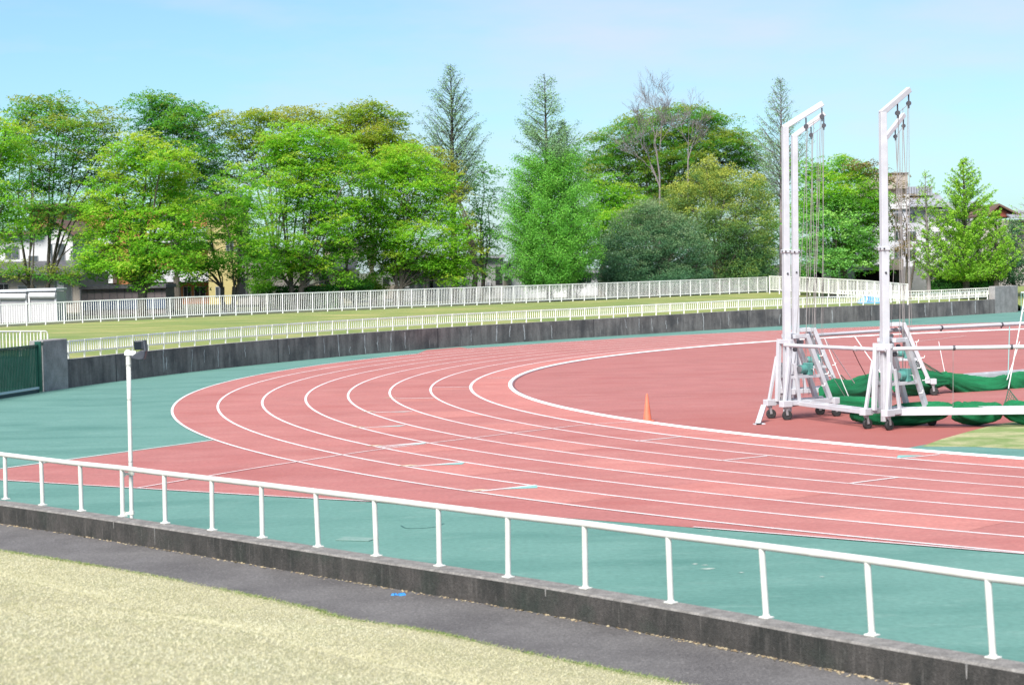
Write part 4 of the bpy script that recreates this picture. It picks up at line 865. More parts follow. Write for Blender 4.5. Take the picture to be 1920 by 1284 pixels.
def conic(name, label, kinds, tx, d, top_y, prof, nbr, ascend=40, trunk_r=.22, leaf=.13, per_m=26, wid=.16, barkm=None, twig=.02, tipz=.15, tone=0, lower=None, lean=0, fullness=1.0, thin=0, twl=1.0, bth=1.0, group='trees beyond the back fence'):
    d = behind(tx, d)
    """straight trunk with rising boughs; prof: (pixel row, half width in pixels); lower: row below which the second leaf kind grows"""
    base = col(tx, d, 1.15); root = thing(name, label, 'tree', tuple(base), 0, group); s = pm(d); top = at(tx+lean, top_y, d)-base; H = top.z
    ys = [p[0] for p in prof]; ws = [p[1]*s for p in prof]; zof = lambda py: (at(tx, py, d)-base).z
    zs_ = [zof(y) for y in ys]
    mb = MB(); mb.tube([Vector((0, 0, -.3)), Vector((0, 0, .15)), top*.33, top*.66, top*.9, top], [trunk_r*1.5, trunk_r, trunk_r*.78, trunk_r*.45, trunk_r*.16, .012], 8)
    sets = {k: ([], []) for k in kinds}; zl = zof(lower) if lower else -9
    z0 = zs_[-1]; ga = 0
    for i in range(nbr):
        z = z0+(zs_[0]-z0)*(i+rnd.random())/nbr; ga += 2.4+rnd.uniform(-.4, .4)
        rise = math.tan(R(ascend+rnd.uniform(-9, 9)))
        # branch tip height z; root lower on the trunk
        wz = float(np.interp(z, zs_[::-1], ws[::-1]))*rnd.uniform(.55, 1.08)
        if wz < .12: continue
        zr = max(.8, min(z-wz*rise, H*.97)); tip = Vector((math.cos(ga)*wz, math.sin(ga)*wz, z)); rt = top*(zr/H)
        low = z < zl
        if not low and thin and rnd.random() < thin: continue
        kd = kinds[-1] if low else kinds[0]
        L_ = (tip-rt).length; mid = rt.lerp(tip, .55)+Vector((0, 0, -.06*L_ if not low else .05*L_))
        mb.tube([rt, mid, tip], [bth*(.012+.016*L_*.5), bth*(.012+.008*L_*.5), .006], 5, cap=False)
        C_, T_ = sets[kd]; nt2 = max(2, int(L_*2.6*fullness))
        for q in range(nt2):
            t = .22+.78*(q+rnd.random())/nt2; p = rt.lerp(mid, t*1.8) if t < .55 else mid.lerp(tip, (t-.55)/.45)
            tl = twl*rnd.uniform(.35, .9)*(.5+.35*min(2, wz)) * (1.15-t*.6); a2 = ga+rnd.choice((-1, 1))*rnd.uniform(.5, 1.1)
            e = p+Vector((math.cos(a2)*tl, math.sin(a2)*tl, tl*rnd.uniform(.0, .5) if not low else tl*rnd.uniform(-.25, .2)))
            mb.tube([p, e], [twig*.6, twig*.25], 3, cap=False)
            n_ = int(per_m*tl*(1.5 if low else 1))+2
            if n_ > 0 and kd:
                u_ = RNG.uniform(.1, 1.05, n_)[:, None]; C_.append(np.array(p)*(1-u_)+np.array(e)*u_+RNG.normal(0, wid*(1.3 if low else 1)*.5, (n_, 3)))
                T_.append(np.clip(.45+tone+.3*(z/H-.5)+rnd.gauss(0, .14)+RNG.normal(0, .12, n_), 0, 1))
    mb.build('trunk', barkm or bark, root)
    for kd, (C_, T_) in sets.items():
        if C_ and kd:
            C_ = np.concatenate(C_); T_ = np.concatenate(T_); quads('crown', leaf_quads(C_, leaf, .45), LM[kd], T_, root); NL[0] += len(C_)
    return root
broad('zelkova_tree', 'bright green tree cut off by the left edge of the picture', 'zel', -45, 104, [(10, 255, 42, 35), (5, 300, 45, 30), (10, 375, 42, 28), (15, 420, 42, 26), (-30, 330, 60, 60), (-10, 460, 40, 20)], tone=.05)
broad('zelkova_tree', 'tall spreading tree with forked grey trunk in front of the white house', 'zeld', 78, 114, [(60, 205, 46, 28), (120, 212, 55, 26), (30, 255, 50, 30), (105, 255, 60, 30, .12), (185, 235, 45, 28, .2), (205, 265, 30, 22, .2), (165, 290, 55, 30, .1), (60, 300, 55, 28), (110, 335, 50, 25), (180, 340, 45, 26, .1), (50, 350, 45, 22), (35, 395, 45, 18), (120, 385, 55, 20), (175, 390, 40, 22, .15), (60, 430, 50, 14), (20, 505, 40, 12, .1), (105, 512, 45, 10, .1), (160, 450, 25, 12, .2)], dens=.9, trunk_r=.24, stems=3, fork=3.4, tone=.14)
broad('zelkova_tree', 'dark green wind swept tall tree rising behind the orange flats', 'zeld', 335, 130, [(280, 192, 42, 16), (335, 208, 48, 20), (285, 225, 42, 22), (378, 210, 26, 12), (350, 240, 55, 26), (290, 262, 40, 20), (335, 285, 50, 28), (395, 285, 48, 30), (415, 330, 42, 30, .1), (370, 335, 45, 26), (345, 375, 55, 26), (425, 370, 30, 22, .1)], dens=1.1, trunk_r=.24)
broad('zelkova_tree', 'yellow green layered tree with one stout trunk in front of the brown shed', 'zel', 267, 107, [(262, 278, 52, 24, .25), (308, 300, 52, 22, .15), (220, 300, 35, 20, .25), (215, 335, 48, 24, .2), (285, 345, 60, 26, .12), (335, 340, 36, 24, .2), (200, 385, 50, 24, .1), (265, 395, 55, 26), (325, 395, 50, 28, .05), (178, 425, 35, 20, .15), (225, 440, 48, 26, .05), (290, 450, 55, 30), (345, 445, 36, 28), (190, 475, 40, 20, .05), (245, 490, 50, 20), (320, 495, 45, 20), (260, 520, 30, 12), (165, 485, 22, 14, .1), (350, 490, 25, 18)], dens=1.15, trunk_r=.27, fork=3.0, tone=.1)
broad('zelkova_tree', 'slender many stemmed tree in front of the yellow wall', 'zel', 428, 112, [(450, 330, 38, 26, .1), (425, 375, 45, 28), (385, 400, 32, 24), (470, 390, 45, 30), (400, 440, 50, 26), (455, 445, 50, 28), (380, 485, 45, 20), (430, 490, 50, 20), (350, 460, 25, 18), (480, 480, 38, 22)], dens=.75, trunk_r=.2, stems=3, fork=2.4, tone=-.08)
broad('zelkova_tree', 'olive topped tall tree showing bare limbs behind the slender one', 'olive', 485, 130, [(435, 230, 38, 18, .15), (485, 225, 40, 18, .15), (535, 222, 45, 18, .3), (580, 225, 36, 18, .3), (450, 265, 36, 22), (510, 270, 50, 26, .1), (470, 310, 35, 24), (530, 320, 45, 26), (445, 400, 30, 26)], dens=1.0, trunk_r=.22, stems=3, fork=4)
broad('zelkova_tree', 'brightest green broad tree with rounded crown left of centre', 'zel', 560, 118, [(545, 258, 55, 24, .05), (605, 275, 50, 24), (515, 285, 36, 26), (655, 300, 42, 24, .1), (565, 305, 55, 28, .05), (625, 330, 58, 28, .05), (680, 320, 25, 20, .1), (535, 345, 46, 26), (585, 370, 55, 28), (645, 380, 45, 26, .05), (515, 400, 40, 28), (575, 420, 50, 28), (630, 430, 42, 26), (495, 450, 36, 28), (550, 465, 45, 26), (510, 500, 40, 24), (580, 490, 36, 22), (470, 470, 26, 26)], dens=1.1, trunk_r=.24, stems=2, tone=.05)
broad('zelkova_tree', 'green tree with three dark stems standing left of the hedge bush', 'zel', 632, 121, [(650, 400, 40, 26, -.05), (620, 450, 40, 26, -.1), (665, 455, 40, 26, -.1), (690, 420, 36, 26), (600, 480, 30, 20, -.1)], dens=.9, trunk_r=.27, stems=3, fork=3.4)
broad('zelkova_tree', 'high olive crowned tree behind the middle of the row', 'olive', 700, 132, [(655, 222, 46, 20, .1), (695, 208, 40, 14), (735, 232, 34, 20, -.15), (690, 250, 55, 26, .2), (630, 255, 42, 24, .15), (735, 275, 46, 26, .1), (680, 295, 55, 28, .15), (770, 285, 30, 20), (750, 320, 46, 26, .1)], dens=1.25, trunk_r=.25)
broad('zelkova_tree', 'wide layered light green tree over the dark tiled roof', 'zel', 745, 122, [(755, 298, 50, 22, .15), (795, 315, 36, 22, .05), (715, 335, 50, 26, .05), (770, 345, 50, 26, .1), (825, 350, 30, 24, 0), (700, 380, 46, 26), (760, 390, 55, 26, .08), (820, 395, 42, 26, .1), (850, 420, 30, 22), (715, 425, 48, 26), (775, 435, 50, 24, .1), (840, 450, 40, 24, .1), (700, 475, 42, 22, -.05), (755, 480, 50, 22, .05), (815, 490, 44, 18, .05), (860, 480, 28, 18, .1), (775, 515, 36, 10), (860, 510, 30, 10, .1)], dens=1.2, trunk_r=.26, stems=2, fork=2.8, tone=.04)
broad('zelkova_tree', 'bronze tinted tree half hidden beside the tallest redwood', 'olive', 890, 128, [(815, 295, 26, 16, .4), (838, 325, 24, 24, .45), (850, 365, 26, 26, .45), (872, 430, 28, 26, .25), (880, 470, 26, 26, .3), (868, 500, 24, 16, .25)], dens=1.0, trunk_r=.2)
broad('mint_tree', 'loose mint green tree in the gap behind the tallest redwood', 'mint', 905, 138, [(905, 325, 34, 20), (890, 360, 36, 24), (928, 360, 22, 26), (900, 400, 38, 24), (925, 425, 28, 24), (895, 445, 36, 24), (910, 480, 36, 22), (900, 510, 30, 14)], dens=.55, trunk_r=.16, leaf=.16)
conic('redwood_tree', 'tallest sparse pointed redwood with a dark trunk, left of centre', ['red'], 853, 133, 120, [(120, 4), (140, 20), (165, 38), (200, 44), (225, 62), (260, 74), (290, 72), (320, 58), (350, 40), (370, 14)], 190, 46, .26, .10, 30, .2, bark_d, lean=-8, twig=.022, tone=.0)
conic('redwood_tree', 'sparse redwood with a lush bright green skirt at the middle', ['red', 'redl'], 1031, 126, 138, [(138, 4), (160, 20), (185, 32), (210, 48), (250, 66), (300, 66), (335, 72), (380, 88), (430, 100), (470, 106), (505, 92), (528, 46)], 430, 34, .24, .105, 62, .26, bark_d, lower=285, lean=-10, tone=.02, fullness=1.15, thin=.6)
broad('redwood_tree', 'dense bright green young redwood crown leaning against the middle one', 'redl', 1068, 129, [(1055, 280, 26, 24, -.25), (1070, 300, 22, 26), (1065, 335, 34, 26), (1080, 375, 34, 30), (1085, 420, 34, 34), (1095, 465, 26, 30), (1070, 500, 36, 18)], dens=1.2, leaf=.11, flat=.6, up=.4, trunk_r=.18)
conic('spruce_tree', 'small dark pointed spruce tip behind the middle redwood', ['spruce'], 1058, 150, 222, [(222, 2), (245, 8), (270, 14), (300, 20), (330, 24)], 60, 10, .14, .13, 40, .12, bark_d)
broad('zelkova_tree', 'huge wide layered tree behind the right half of the row', 'zeld', 1245, 156, [(1205, 225, 42, 16, .1), (1285, 215, 46, 14, .05), (1325, 228, 44, 18, 0), (1185, 250, 46, 20), (1255, 255, 60, 18, .15), (1335, 262, 58, 22, .2), (1385, 270, 36, 24, .1), (1135, 265, 40, 16, .1), (1405, 300, 34, 26, .15), (1125, 300, 46, 20), (1195, 295, 55, 22, .1), (1275, 300, 60, 24, .2), (1350, 305, 55, 24, .2), (1110, 335, 36, 24, .1), (1170, 335, 50, 24, .05), (1240, 340, 50, 24, .15), (1425, 345, 28, 26), (1210, 380, 46, 26, .1), (1265, 370, 46, 26, .15), (1180, 405, 40, 26), (1320, 345, 50, 26, .2), (1440, 385, 30, 30, .05), (1445, 430, 24, 36, -.05), (1445, 480, 22, 34, -.1), (1230, 415, 40, 24)], dens=1.1, trunk_r=.34, fork=4.5, tone=.16)
broad('zelkova_tree', 'fresh green tree between the lush redwood and the dark evergreen', 'zel', 1128, 142, [(1125, 365, 42, 24, -.1), (1165, 375, 40, 26, 0), (1115, 410, 40, 28, -.15), (1160, 420, 46, 28, .05), (1120, 460, 34, 30, -.1), (1150, 470, 30, 26), (1185, 395, 30, 20)], dens=1.1, trunk_r=.25, tone=.0)
def bare(name, label, tx, d, stems, r0, depth=7):
    base = col(tx, d, 1.15); root = thing(name, label, 'tree', tuple(base), 0, 'trees beyond the back fence'); mb = MB(); tw = MB()
    def grow(p, dr, ln, r, k):
        q = p+dr*ln*.5+Vector((rnd.gauss(0, .05), rnd.gauss(0, .05), 0))*ln; e = p+dr*ln; (mb if k > 3 else tw).tube([p, q, e], [r, r*.85, r*.7], 6 if k > 3 else 4, cap=False)
        if k == 0: return
        for j in range(2 if rnd.random() < .55 else 3):
            a = rnd.uniform(0, 6.28); sp = rnd.uniform(.25, .85); x = Vector((math.cos(a), math.sin(a), 0)); nd = (dr+x*sp+Vector((0, 0, .10))).normalized()
            grow(q if (j == 2 or rnd.random() < .25) else e, nd, ln*rnd.uniform(.68, .88), max(.006, r*rnd.uniform(.5, .72)), k-1)
    for fx, fy, tx_, ty_ in stems:                                  # each leader: where it leaves the trunk, where its twigs end
        f = at(fx, fy, d)-base; t = at(tx_, ty_, d+rnd.uniform(-.6, .6))-base; v = t-f
        mb.tube([Vector((0, 0, -.2)) if fx == tx else f, f.lerp(t, .0), f.lerp(t, .3)], [r0, r0*.8, r0*.5], 8); grow(f.lerp(t, .12), v.normalized(), v.length*.22, r0*.5, depth); grow(f.lerp(t, .35), v.normalized(), v.length*.21, r0*.36, depth-1)
    mb.build('trunk', bark_g, root); tw.build('twigs', bark_g, root)
bare('bare_tree', 'bare grey twiggy tree with its leafless top against the sky', 1237, 149, [(1237, 330, 1212, 152), (1236, 300, 1246, 156), (1237, 350, 1185, 215)], .085)
bare('bare_tree', 'smaller leafless grey tree to the right of the other bare one', 1290, 150, [(1290, 320, 1292, 180), (1290, 300, 1318, 205)], .065, 6)
broad('camphor_tree', 'rounded olive yellow evergreen tree with golden tops', 'camp', 1350, 142, [(1325, 318, 24, 16, .4), (1308, 342, 34, 18, .4), (1362, 340, 36, 18, .35), (1405, 352, 30, 20, .3), (1278, 368, 32, 20, .25), (1335, 368, 40, 20, .3), (1390, 378, 36, 22, .25), (1425, 385, 22, 24, .25), (1262, 395, 26, 16, .2), (1305, 402, 42, 22, .15), (1365, 412, 44, 26, .05), (1415, 425, 32, 26, .2), (1290, 435, 38, 22, -.1), (1345, 450, 44, 26, -.15), (1400, 465, 38, 28, -.1), (1430, 470, 22, 34, .15), (1330, 490, 46, 24, -.3), (1390, 505, 44, 20, -.25), (1345, 525, 44, 16, -.3), (1410, 525, 34, 16, -.3)], dens=1.7, leaf=.105, flat=.8, up=.4, trunk_r=.3, tz=.7, tone=-.07)
broad('evergreen_tree', 'low broad dark grey green evergreen beside the golden topped tree', 'ever', 1228, 136, [(1215, 400, 36, 18, .3), (1190, 425, 38, 20, .2), (1240, 420, 40, 20, .15), (1275, 435, 34, 22, .1), (1165, 455, 34, 24, .1), (1215, 455, 46, 24, 0), (1270, 465, 40, 26, .05), (1310, 470, 22, 24, .15), (1145, 490, 24, 24, 0), (1185, 495, 46, 24, -.1), (1245, 498, 50, 22, -.1), (1305, 500, 26, 20, 0), (1155, 515, 30, 10, -.1), (1225, 518, 60, 12, -.15), (1150, 470, 22, 20), (1165, 530, 40, 14, -.2), (1235, 533, 50, 14, -.2), (1300, 530, 34, 16, -.2)], dens=1.9, leaf=.10, flat=.8, up=.4, trunk_r=.3, fork=1.2, tz=.4)
broad('evergreen_tree', 'small dark evergreen shrub under the right of the golden topped tree', 'ever', 1398, 143, [(1375, 500, 34, 22, -.05), (1410, 490, 26, 24), (1395, 470, 26, 16, .1), (1425, 512, 20, 12)], dens=2.0, leaf=.10, flat=.75, up=.35, trunk_r=.15, fork=.9)
conic('redwood_tree', 'thin grey green redwood behind the left cage post', ['red'], 1466, 146, 145, [(145, 3), (170, 20), (200, 32), (235, 50), (265, 60), (290, 52), (320, 36), (360, 20)], 130, 44, .2, .11, 24, .2, bark_g, twig=.024, lean=-2)
broad('maple_tree', 'full green maple seen between the two cage posts', 'zel', 1585, 134, [(1530, 315, 36, 16, -.1), (1580, 312, 40, 18, -.1), (1625, 330, 34, 20, -.1), (1520, 345, 30, 24, -.15), (1575, 348, 44, 22, .05), (1625, 365, 36, 24, -.05), (1545, 385, 42, 24, 0), (1605, 395, 42, 26, -.05), (1640, 400, 26, 30, -.15), (1630, 440, 36, 28, -.15), (1640, 480, 30, 24, -.2), (1510, 400, 22, 40, -.2), (1595, 470, 40, 22, -.15)], dens=1.25, trunk_r=.25, tone=.02)
broad('maple_tree', 'minty lower maple just right of the left cage posts', 'mint', 1562, 126, [(1545, 375, 34, 20, .1), (1580, 385, 30, 20, .1), (1525, 415, 36, 24), (1575, 420, 40, 26, .1), (1605, 440, 28, 26, .1), (1530, 450, 38, 24), (1580, 465, 42, 22), (1555, 490, 44, 18, -.1), (1510, 470, 22, 24)], dens=1.25, trunk_r=.2, tone=.05)
broad('cherry_tree', 'thin bronze leaved tree against the tan rooftop', 'brown', 1700, 128, [(1620, 310, 22, 14), (1640, 318, 18, 14), (1680, 345, 22, 14), (1695, 375, 24, 16), (1680, 410, 24, 18), (1700, 440, 28, 18), (1690, 470, 24, 14)], dens=.45, leaf=.14, trunk_r=.12, stems=2)
conic('ginkgo_tree', 'full bright yellow green ginkgo at the right', ['gink'], 1812, 124, 294, [(294, 3), (315, 26), (345, 44), (380, 62), (420, 80), (460, 96), (495, 92), (520, 54)], 230, 36, .24, .13, 60, .12, bark, twig=.02, lean=-6, fullness=1.5, twl=.55)
conic('ginkgo_tree', 'slim sparse ginkgo left of the full one', ['gink'], 1742, 121, 318, [(318, 3), (345, 24), (380, 32), (420, 44), (460, 50), (500, 40), (515, 20)], 80, 36, .15, .12, 40, .12, bark_g, twig=.02, lean=-8, fullness=1.3, twl=.55)
conic('ginkgo_tree', 'ginkgo whose crown merges into the full one on its right', ['gink'], 1868, 130, 395, [(395, 3), (420, 20), (450, 36), (480, 42), (505, 38), (522, 18)], 110, 32, .2, .13, 60, .12, bark, twig=.02, fullness=1.4, twl=.6)
conic('ginkgo_tree', 'thin tree at the far right edge with twiggy pale crown', ['gink'], 1932, 126, 368, [(368, 4), (385, 28), (410, 34), (440, 36), (470, 30)], 50, 36, .14, .14, 10, .2, bark_g, twig=.024)
broad('evergreen_tree', 'dark evergreen mass at the far right edge behind the pillar', 'ever', 1902, 136, [(1890, 440, 22, 22), (1912, 470, 22, 24), (1888, 480, 22, 24), (1905, 505, 28, 16), (1885, 520, 24, 12)], dens=1.7, leaf=.15, flat=.75, up=.35, trunk_r=.15)
def shrub(name, label, kind, px0, px1, py0, py1, d, depth, n, cat='hedge', leaf=.10, tone=0):
    a, b = at(px0, py1, d), at(px1, py1, d); zt = at((px0+px1)/2, py0, d).z; zb = 1.1; c = (a+b)/2; root = thing(name, label, cat, (c.x, c.y, zb)); Lx = (b-a).length; H_ = zt-zb
    mb = MB(); vs = []; nx = 14
    mb.box((0, 0, H_*.45), (Lx*.92, depth*.7, H_*.85), 0, 0, .9); mb.build('stems', M('hedge core', (.012, .03, .01), .95), root)
    u = RNG.uniform(-.5, .5, (n, 3)); f = RNG.integers(0, 3, n); sg = RNG.choice([-1, 1], n); 
    u[f == 0, 1] = (-.5+np.abs(RNG.normal(0, .05, (f == 0).sum()))); u[f == 1, 2] = .5-np.abs(RNG.normal(0, .06, (f == 1).sum())); u[f == 2, 0] = (sg[f == 2]*.5)
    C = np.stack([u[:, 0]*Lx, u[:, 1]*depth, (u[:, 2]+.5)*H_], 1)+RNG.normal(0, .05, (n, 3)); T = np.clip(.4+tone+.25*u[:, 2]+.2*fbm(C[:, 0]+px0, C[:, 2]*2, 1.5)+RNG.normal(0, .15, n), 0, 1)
    quads('foliage', leaf_quads(C, leaf, .35), LM[kind], T, root); return root
shrub('clipped_hedge', 'clipped green hedge behind the white fences at the right', 'hedge', 1744, 1862, 510, 533, 134, 1.6, 9000, tone=.1)
shrub('clipped_hedge', 'dark clipped hedge at the foot of the trees left of the cream house window', 'hedge', 508, 632, 537, 556, 119, 1.2, 7000, tone=-.15)
def bush(label, kind, px, py, rx, ry, d, dens=2, tone=0):
    return broad('bush', label, kind, px, d, [(px, py, rx, ry), (px-rx*.4, py+ry*.4, rx*.7, ry*.6), (px+rx*.4, py+ry*.3, rx*.7, ry*.6)], dens=dens, leaf=.13, flat=.8, up=.3, trunk_r=.06, fork=.5, tone=tone, group='bushes beyond the back fence')
bush('rounded green bush between tree trunks right of the cream house', 'zeld', 665, 535, 28, 18, 122)
bush('yellow green bush low beside the rounded one', 'olive', 695, 538, 20, 14, 123)
bush('small leafy bush at the foot of the beige wall', 'zel', 488, 535, 16, 12, 118)
bush('dark little conifer bush in front of the white house at centre', 'ever', 1084, 522, 14, 14, 124, tone=-.1)
bush('dark bush behind the left end of the side fence', 'zeld', 1500, 512, 18, 16, 136)
print('leaves', NL[0])
# ------------------------------------------------------------------ buildings
wallm = {k: M(k+' wall', c, .9, tuple(x*.86 for x in c), .6, grain=.1, gscale=8) for k, c in dict(white=(.55, .55, .56), grey=(.33, .33, .33), beige=(.34, .31, .28), cream=(.55, .49, .36), yellow=(.42, .36, .16), brown=(.15, .125, .13), siding=(.28, .25, .22), tan=(.36, .31, .26), concrete=(.30, .30, .31), pale=(.50, .50, .54)).items()}
def brickm():
    m = M('orange brick', (.40, .17, .075), .9, (.32, .13, .06), 1.5, grain=.2, gscale=14); return m
wallm['brick'] = brickm()
roofm = {'dark': M('dark tiles', (.055, .055, .065), .7, (.09, .09, .10), 3), 'grey': M('grey sheet roof', (.28, .29, .32), .6, (.22, .23, .26), 2), 'brown': M('brown roof', (.10, .06, .045), .8, (.14, .08, .06), 2), 'blue': M('pale blue panel', (.40, .47, .55), .6, (.34, .40, .48), 2)}
glassm = M('window glass', (.03, .04, .045), .12, (.07, .08, .09), 1.2, spec=.6); darkm = M('dark opening', (.012, .014, .016), .8); framem = M('window frame', (.30, .30, .31), .5); curt = M('curtain', (.5, .5, .5), .9, (.38, .38, .4), 4, stretch=(6, 6, .2))
BG = 'houses beyond the back fence'
class House:
    def __init__(s, name, label, d, cat='house'):
        s.d = d; s.o = at(960, 560, d); s.o.z = 1.1; s.o = Vector((0, s.o.y, 1.1)); s.root = None; s.n = (name, label, cat)
    def start(s, px): p = at(px, 560, s.d); s.o = Vector((p.x, p.y, 1.1)); s.root = thing(s.n[0], s.n[1], s.n[2], tuple(s.o), 0, BG if s.n[2] != 'shed' else None); return s
    def P(s, px, py, dy=0): return at(px, py, s.d+dy)-s.o
    def slab(s, name, x0, y0, x1, y1, mat, f=0, dep=6, parent=None, bevel=0, ground=False):
        a = s.P(x0, (y0+y1)/2); b = s.P(x1, (y0+y1)/2); zt = s.P((x0+x1)/2, y0).z; zb = -.2 if ground else s.P((x0+x1)/2, y1).z
        mb = MB(); yf = min(a.y, b.y)*0+s.P(960, 600).y*0+f; mb.box(((a.x+b.x)/2, yf+dep/2, (zt+zb)/2), (abs(b.x-a.x), dep, zt-zb)); return mb.build(name, mat, parent or s.root, bevel)
    def win(s, x0, y0, x1, y1, f=0, mull=1, mat=None, curtain=False):
        fr = s.slab('window', x0-.8, y0-.8, x1+.8, y1+.8, framem, f-.06, .05); g = s.slab('pane', x0, y0, x1, y1, mat or glassm, f-.075, .014, fr)
        for k in range(1, mull+1):
            x = x0+(x1-x0)*k/(mull+1); s.slab('mullion', x-.4, y0, x+.4, y1, framem, f-.09, .014, fr)
        if curtain: s.slab('curtain', x0+(x1-x0)*.15, y0+1, x0+(x1-x0)*.55, y1-.5, curt, f-.082, .006, fr)
        return fr
    def gable(s, x0, x1, ye, yr, xr, mat, f=0, dep=7, over=.5, th=.16, name='roof'):
        a, b, r = s.P(x0, ye), s.P(x1, ye), s.P(xr, yr); mb = MB(); t = Vector((0, 0, th)); y0, y1 = f-over, f+dep+over
        def q(p, y, up=0): return Vector((p.x, y, p.z+up))
        for p, rr_ in ((a, r), (r, b)):
            vs = [q(p, y0), q(rr_, y0), q(rr_, y1), q(p, y1), q(p, y0, th), q(rr_, y0, th), q(rr_, y1, th), q(p, y1, th)]
            mb.add(vs, [(0, 3, 2, 1), (4, 5, 6, 7), (0, 1, 5, 4), (1, 2, 6, 5), (2, 3, 7, 6), (3, 0, 4, 7)])
        return mb.build(name, mat, s.root)
    def gwall(s, x0, x1, ye, yr, xr, mat, f=0, dep=.2):
        a, b, r = s.P(x0, ye), s.P(x1, ye), s.P(xr, yr); mb = MB(); vs = [Vector((p.x, f+y, p.z)) for y in (0, dep) for p in (a, b, r)]
        mb.add(vs, [(0, 1, 2), (5, 4, 3), (0, 3, 4, 1), (1, 4, 5, 2), (2, 5, 3, 0)]); return mb.build('gable', mat, s.root)
    def lean(s, x0, x1, yt, yb, mat, f, dep, name='lower_roof', th=.12):
        a, b = s.P(x0, yb), s.P(x1, yb); zt = s.P(x0, yt).z; mb = MB(); vs = []
        for up in (0, th): vs += [Vector((a.x, f, a.z+up)), Vector((b.x, f, b.z+up)), Vector((b.x, f+dep, zt+up)), Vector((a.x, f+dep, zt+up))]
        mb.add(vs, [(0, 3, 2, 1), (4, 5, 6, 7), (0, 1, 5, 4), (1, 2, 6, 5), (2, 3, 7, 6), (3, 0, 4, 7)]); return mb.build(name, mat, s.root)
    def hip(s, x0, x1, ye, yr, mat, f, dep, inset=.25, th=.1, over=.5):
        a, b = s.P(x0, ye), s.P(x1, ye); zt = s.P((x0+x1)/2, yr).z; w_ = b.x-a.x; mb = MB()
        v = [Vector((a.x, f-over, a.z)), Vector((b.x, f-over, b.z)), Vector((b.x, f+dep+over, b.z)), Vector((a.x, f+dep+over, a.z)), Vector((a.x+w_*inset, f+dep/2, zt)), Vector((b.x-w_*inset, f+dep/2, zt))]
        v2 = [p-Vector((0, 0, th)) for p in v[:4]]
        mb.add(v+v2, [(0, 1, 5, 4), (1, 2, 5), (2, 3, 4, 5), (3, 0, 4), (0, 6, 7, 1), (1, 7, 8, 2), (2, 8, 9, 3), (3, 9, 6, 0), (6, 9, 8, 7)]); return mb.build('roof', mat, s.root)
h = House('orange_flats', 'orange brick block of flats with pale balconies behind the left trees', 150, 'apartment building').start(250)
h.slab('wall', 104, 395, 392, 560, wallm['brick'], 0, 9, ground=True)
h.slab('roof_slab', 50, 383, 160, 392, roofm['brown'], -1.2, 11); h.slab('wall', 60, 392, 150, 560, wallm['brick'], -.3, 9, ground=True)
for x0, y0, x1, y1 in ((95, 402, 108, 430), (130, 400, 142, 418), (200, 410, 222, 435), (300, 405, 330, 440), (250, 410, 275, 435)): h.win(x0, y0, x1, y1, -.3 if x0 < 150 else 0)
h.slab('balcony', 118, 424, 150, 436, wallm['white'], -1.3, 1.0)
for x0, x1, y0, y1, m_ in ((178, 219, 505, 531, 'white'), (288, 404, 505, 528, 'pale'), (180, 219, 440, 458, 'white'), (288, 400, 428, 455, 'pale')):
    b_ = h.slab('balcony', x0, y0, x1, y1, wallm[m_], -1.5, 1.5); h.slab('soffit', x0+1, y1+.3, x1-1, y1+2.2, roofm['dark'], -1.4, 1.4, b_)
for x0, x1 in ((312, 330), (345, 358), (365, 385), (240, 262)): h.win(x0, 538, x1, 556, 0, 1, darkm)
h.slab('drainpipe', 170.5, 440, 172.5, 545, wallm['white'], -.14, .12); h.slab('drainpipe', 279, 440, 281, 545, wallm['white'], -.14, .12)
h.slab('awning_roof', 285, 430, 402, 437, roofm['blue'], -1.9, 1.6)
h = House('yellow_house', 'yellow walled house with a grey flat roof left of the beige wall', 146).start(420)
h.slab('wall', 390, 372, 445, 560, wallm['yellow'], 0, 7, ground=True); h.slab('roof', 362, 364, 448, 372, roofm['grey'], -.8, 9); h.win(405, 538, 418, 556, 0); h.win(402, 398, 414, 412, 0); h.win(425, 450, 438, 470, 0); h.slab('eave', 388, 455, 400, 458, roofm['grey'], -.6, .6)
h = House('beige_house', 'beige rendered building with a dark door between yellow and cream houses', 142).start(500)
h.slab('wall', 445, 470, 562, 560, wallm['beige'], 0, 7, ground=True); h.win(447, 522, 461, 556, 0, 0, darkm); h.slab('roof', 442, 463, 566, 470, roofm['grey'], -.5, 8); h.slab('pipe', 462.5, 480, 463.8, 556, roofm['dark'], -.1, .09); h.win(515, 490, 540, 505, 0)
h = House('white_house', 'white two storey house with dark gable roof at the left edge', 126).start(70)
h.slab('wall', -60, 440, 128, 520, wallm['white'], 1.5, 8); h.gwall(62, 128, 440, 419, 95, wallm['white'], 1.45); h.gable(55, 135, 443, 414, 95, roofm['brown'], 1.5, 8); h.slab('eave', -60, 434, 70, 440, roofm['brown'], .9, 8)
h.slab('wall', -60, 512, 150, 570, wallm['siding'], 0, 9, ground=True); h.lean(-60, 162, 494, 513, roofm['dark'], -.9, 2.6)
h.win(86, 457, 112, 488, 1.5, 1, curtain=True); h.win(44, 480, 61, 500, 1.5, 1); h.win(0, 462, 25, 484, 1.5, 1); h.win(78, 492, 100, 500, 1.5, 1); h.win(124, 470, 127, 485, 1.5, 0)
h.win(103, 525, 135, 568, 0, 1, curtain=True); h.win(0, 533, 16, 550, 0, 1, darkm); h.win(35, 536, 68, 545, 0, 1)
h.slab('drainpipe', 150, 520, 151.6, 566, roofm['dark'], -.1, .09); h.slab('gutter', -60, 513.5, 164, 515.5, roofm['dark'], -1.0, .1)
for k in range(34): h.slab('board_joint', -10+k*4.7, 516, -9.5+k*4.7, 566, wallm['tan'], -.012, .011)
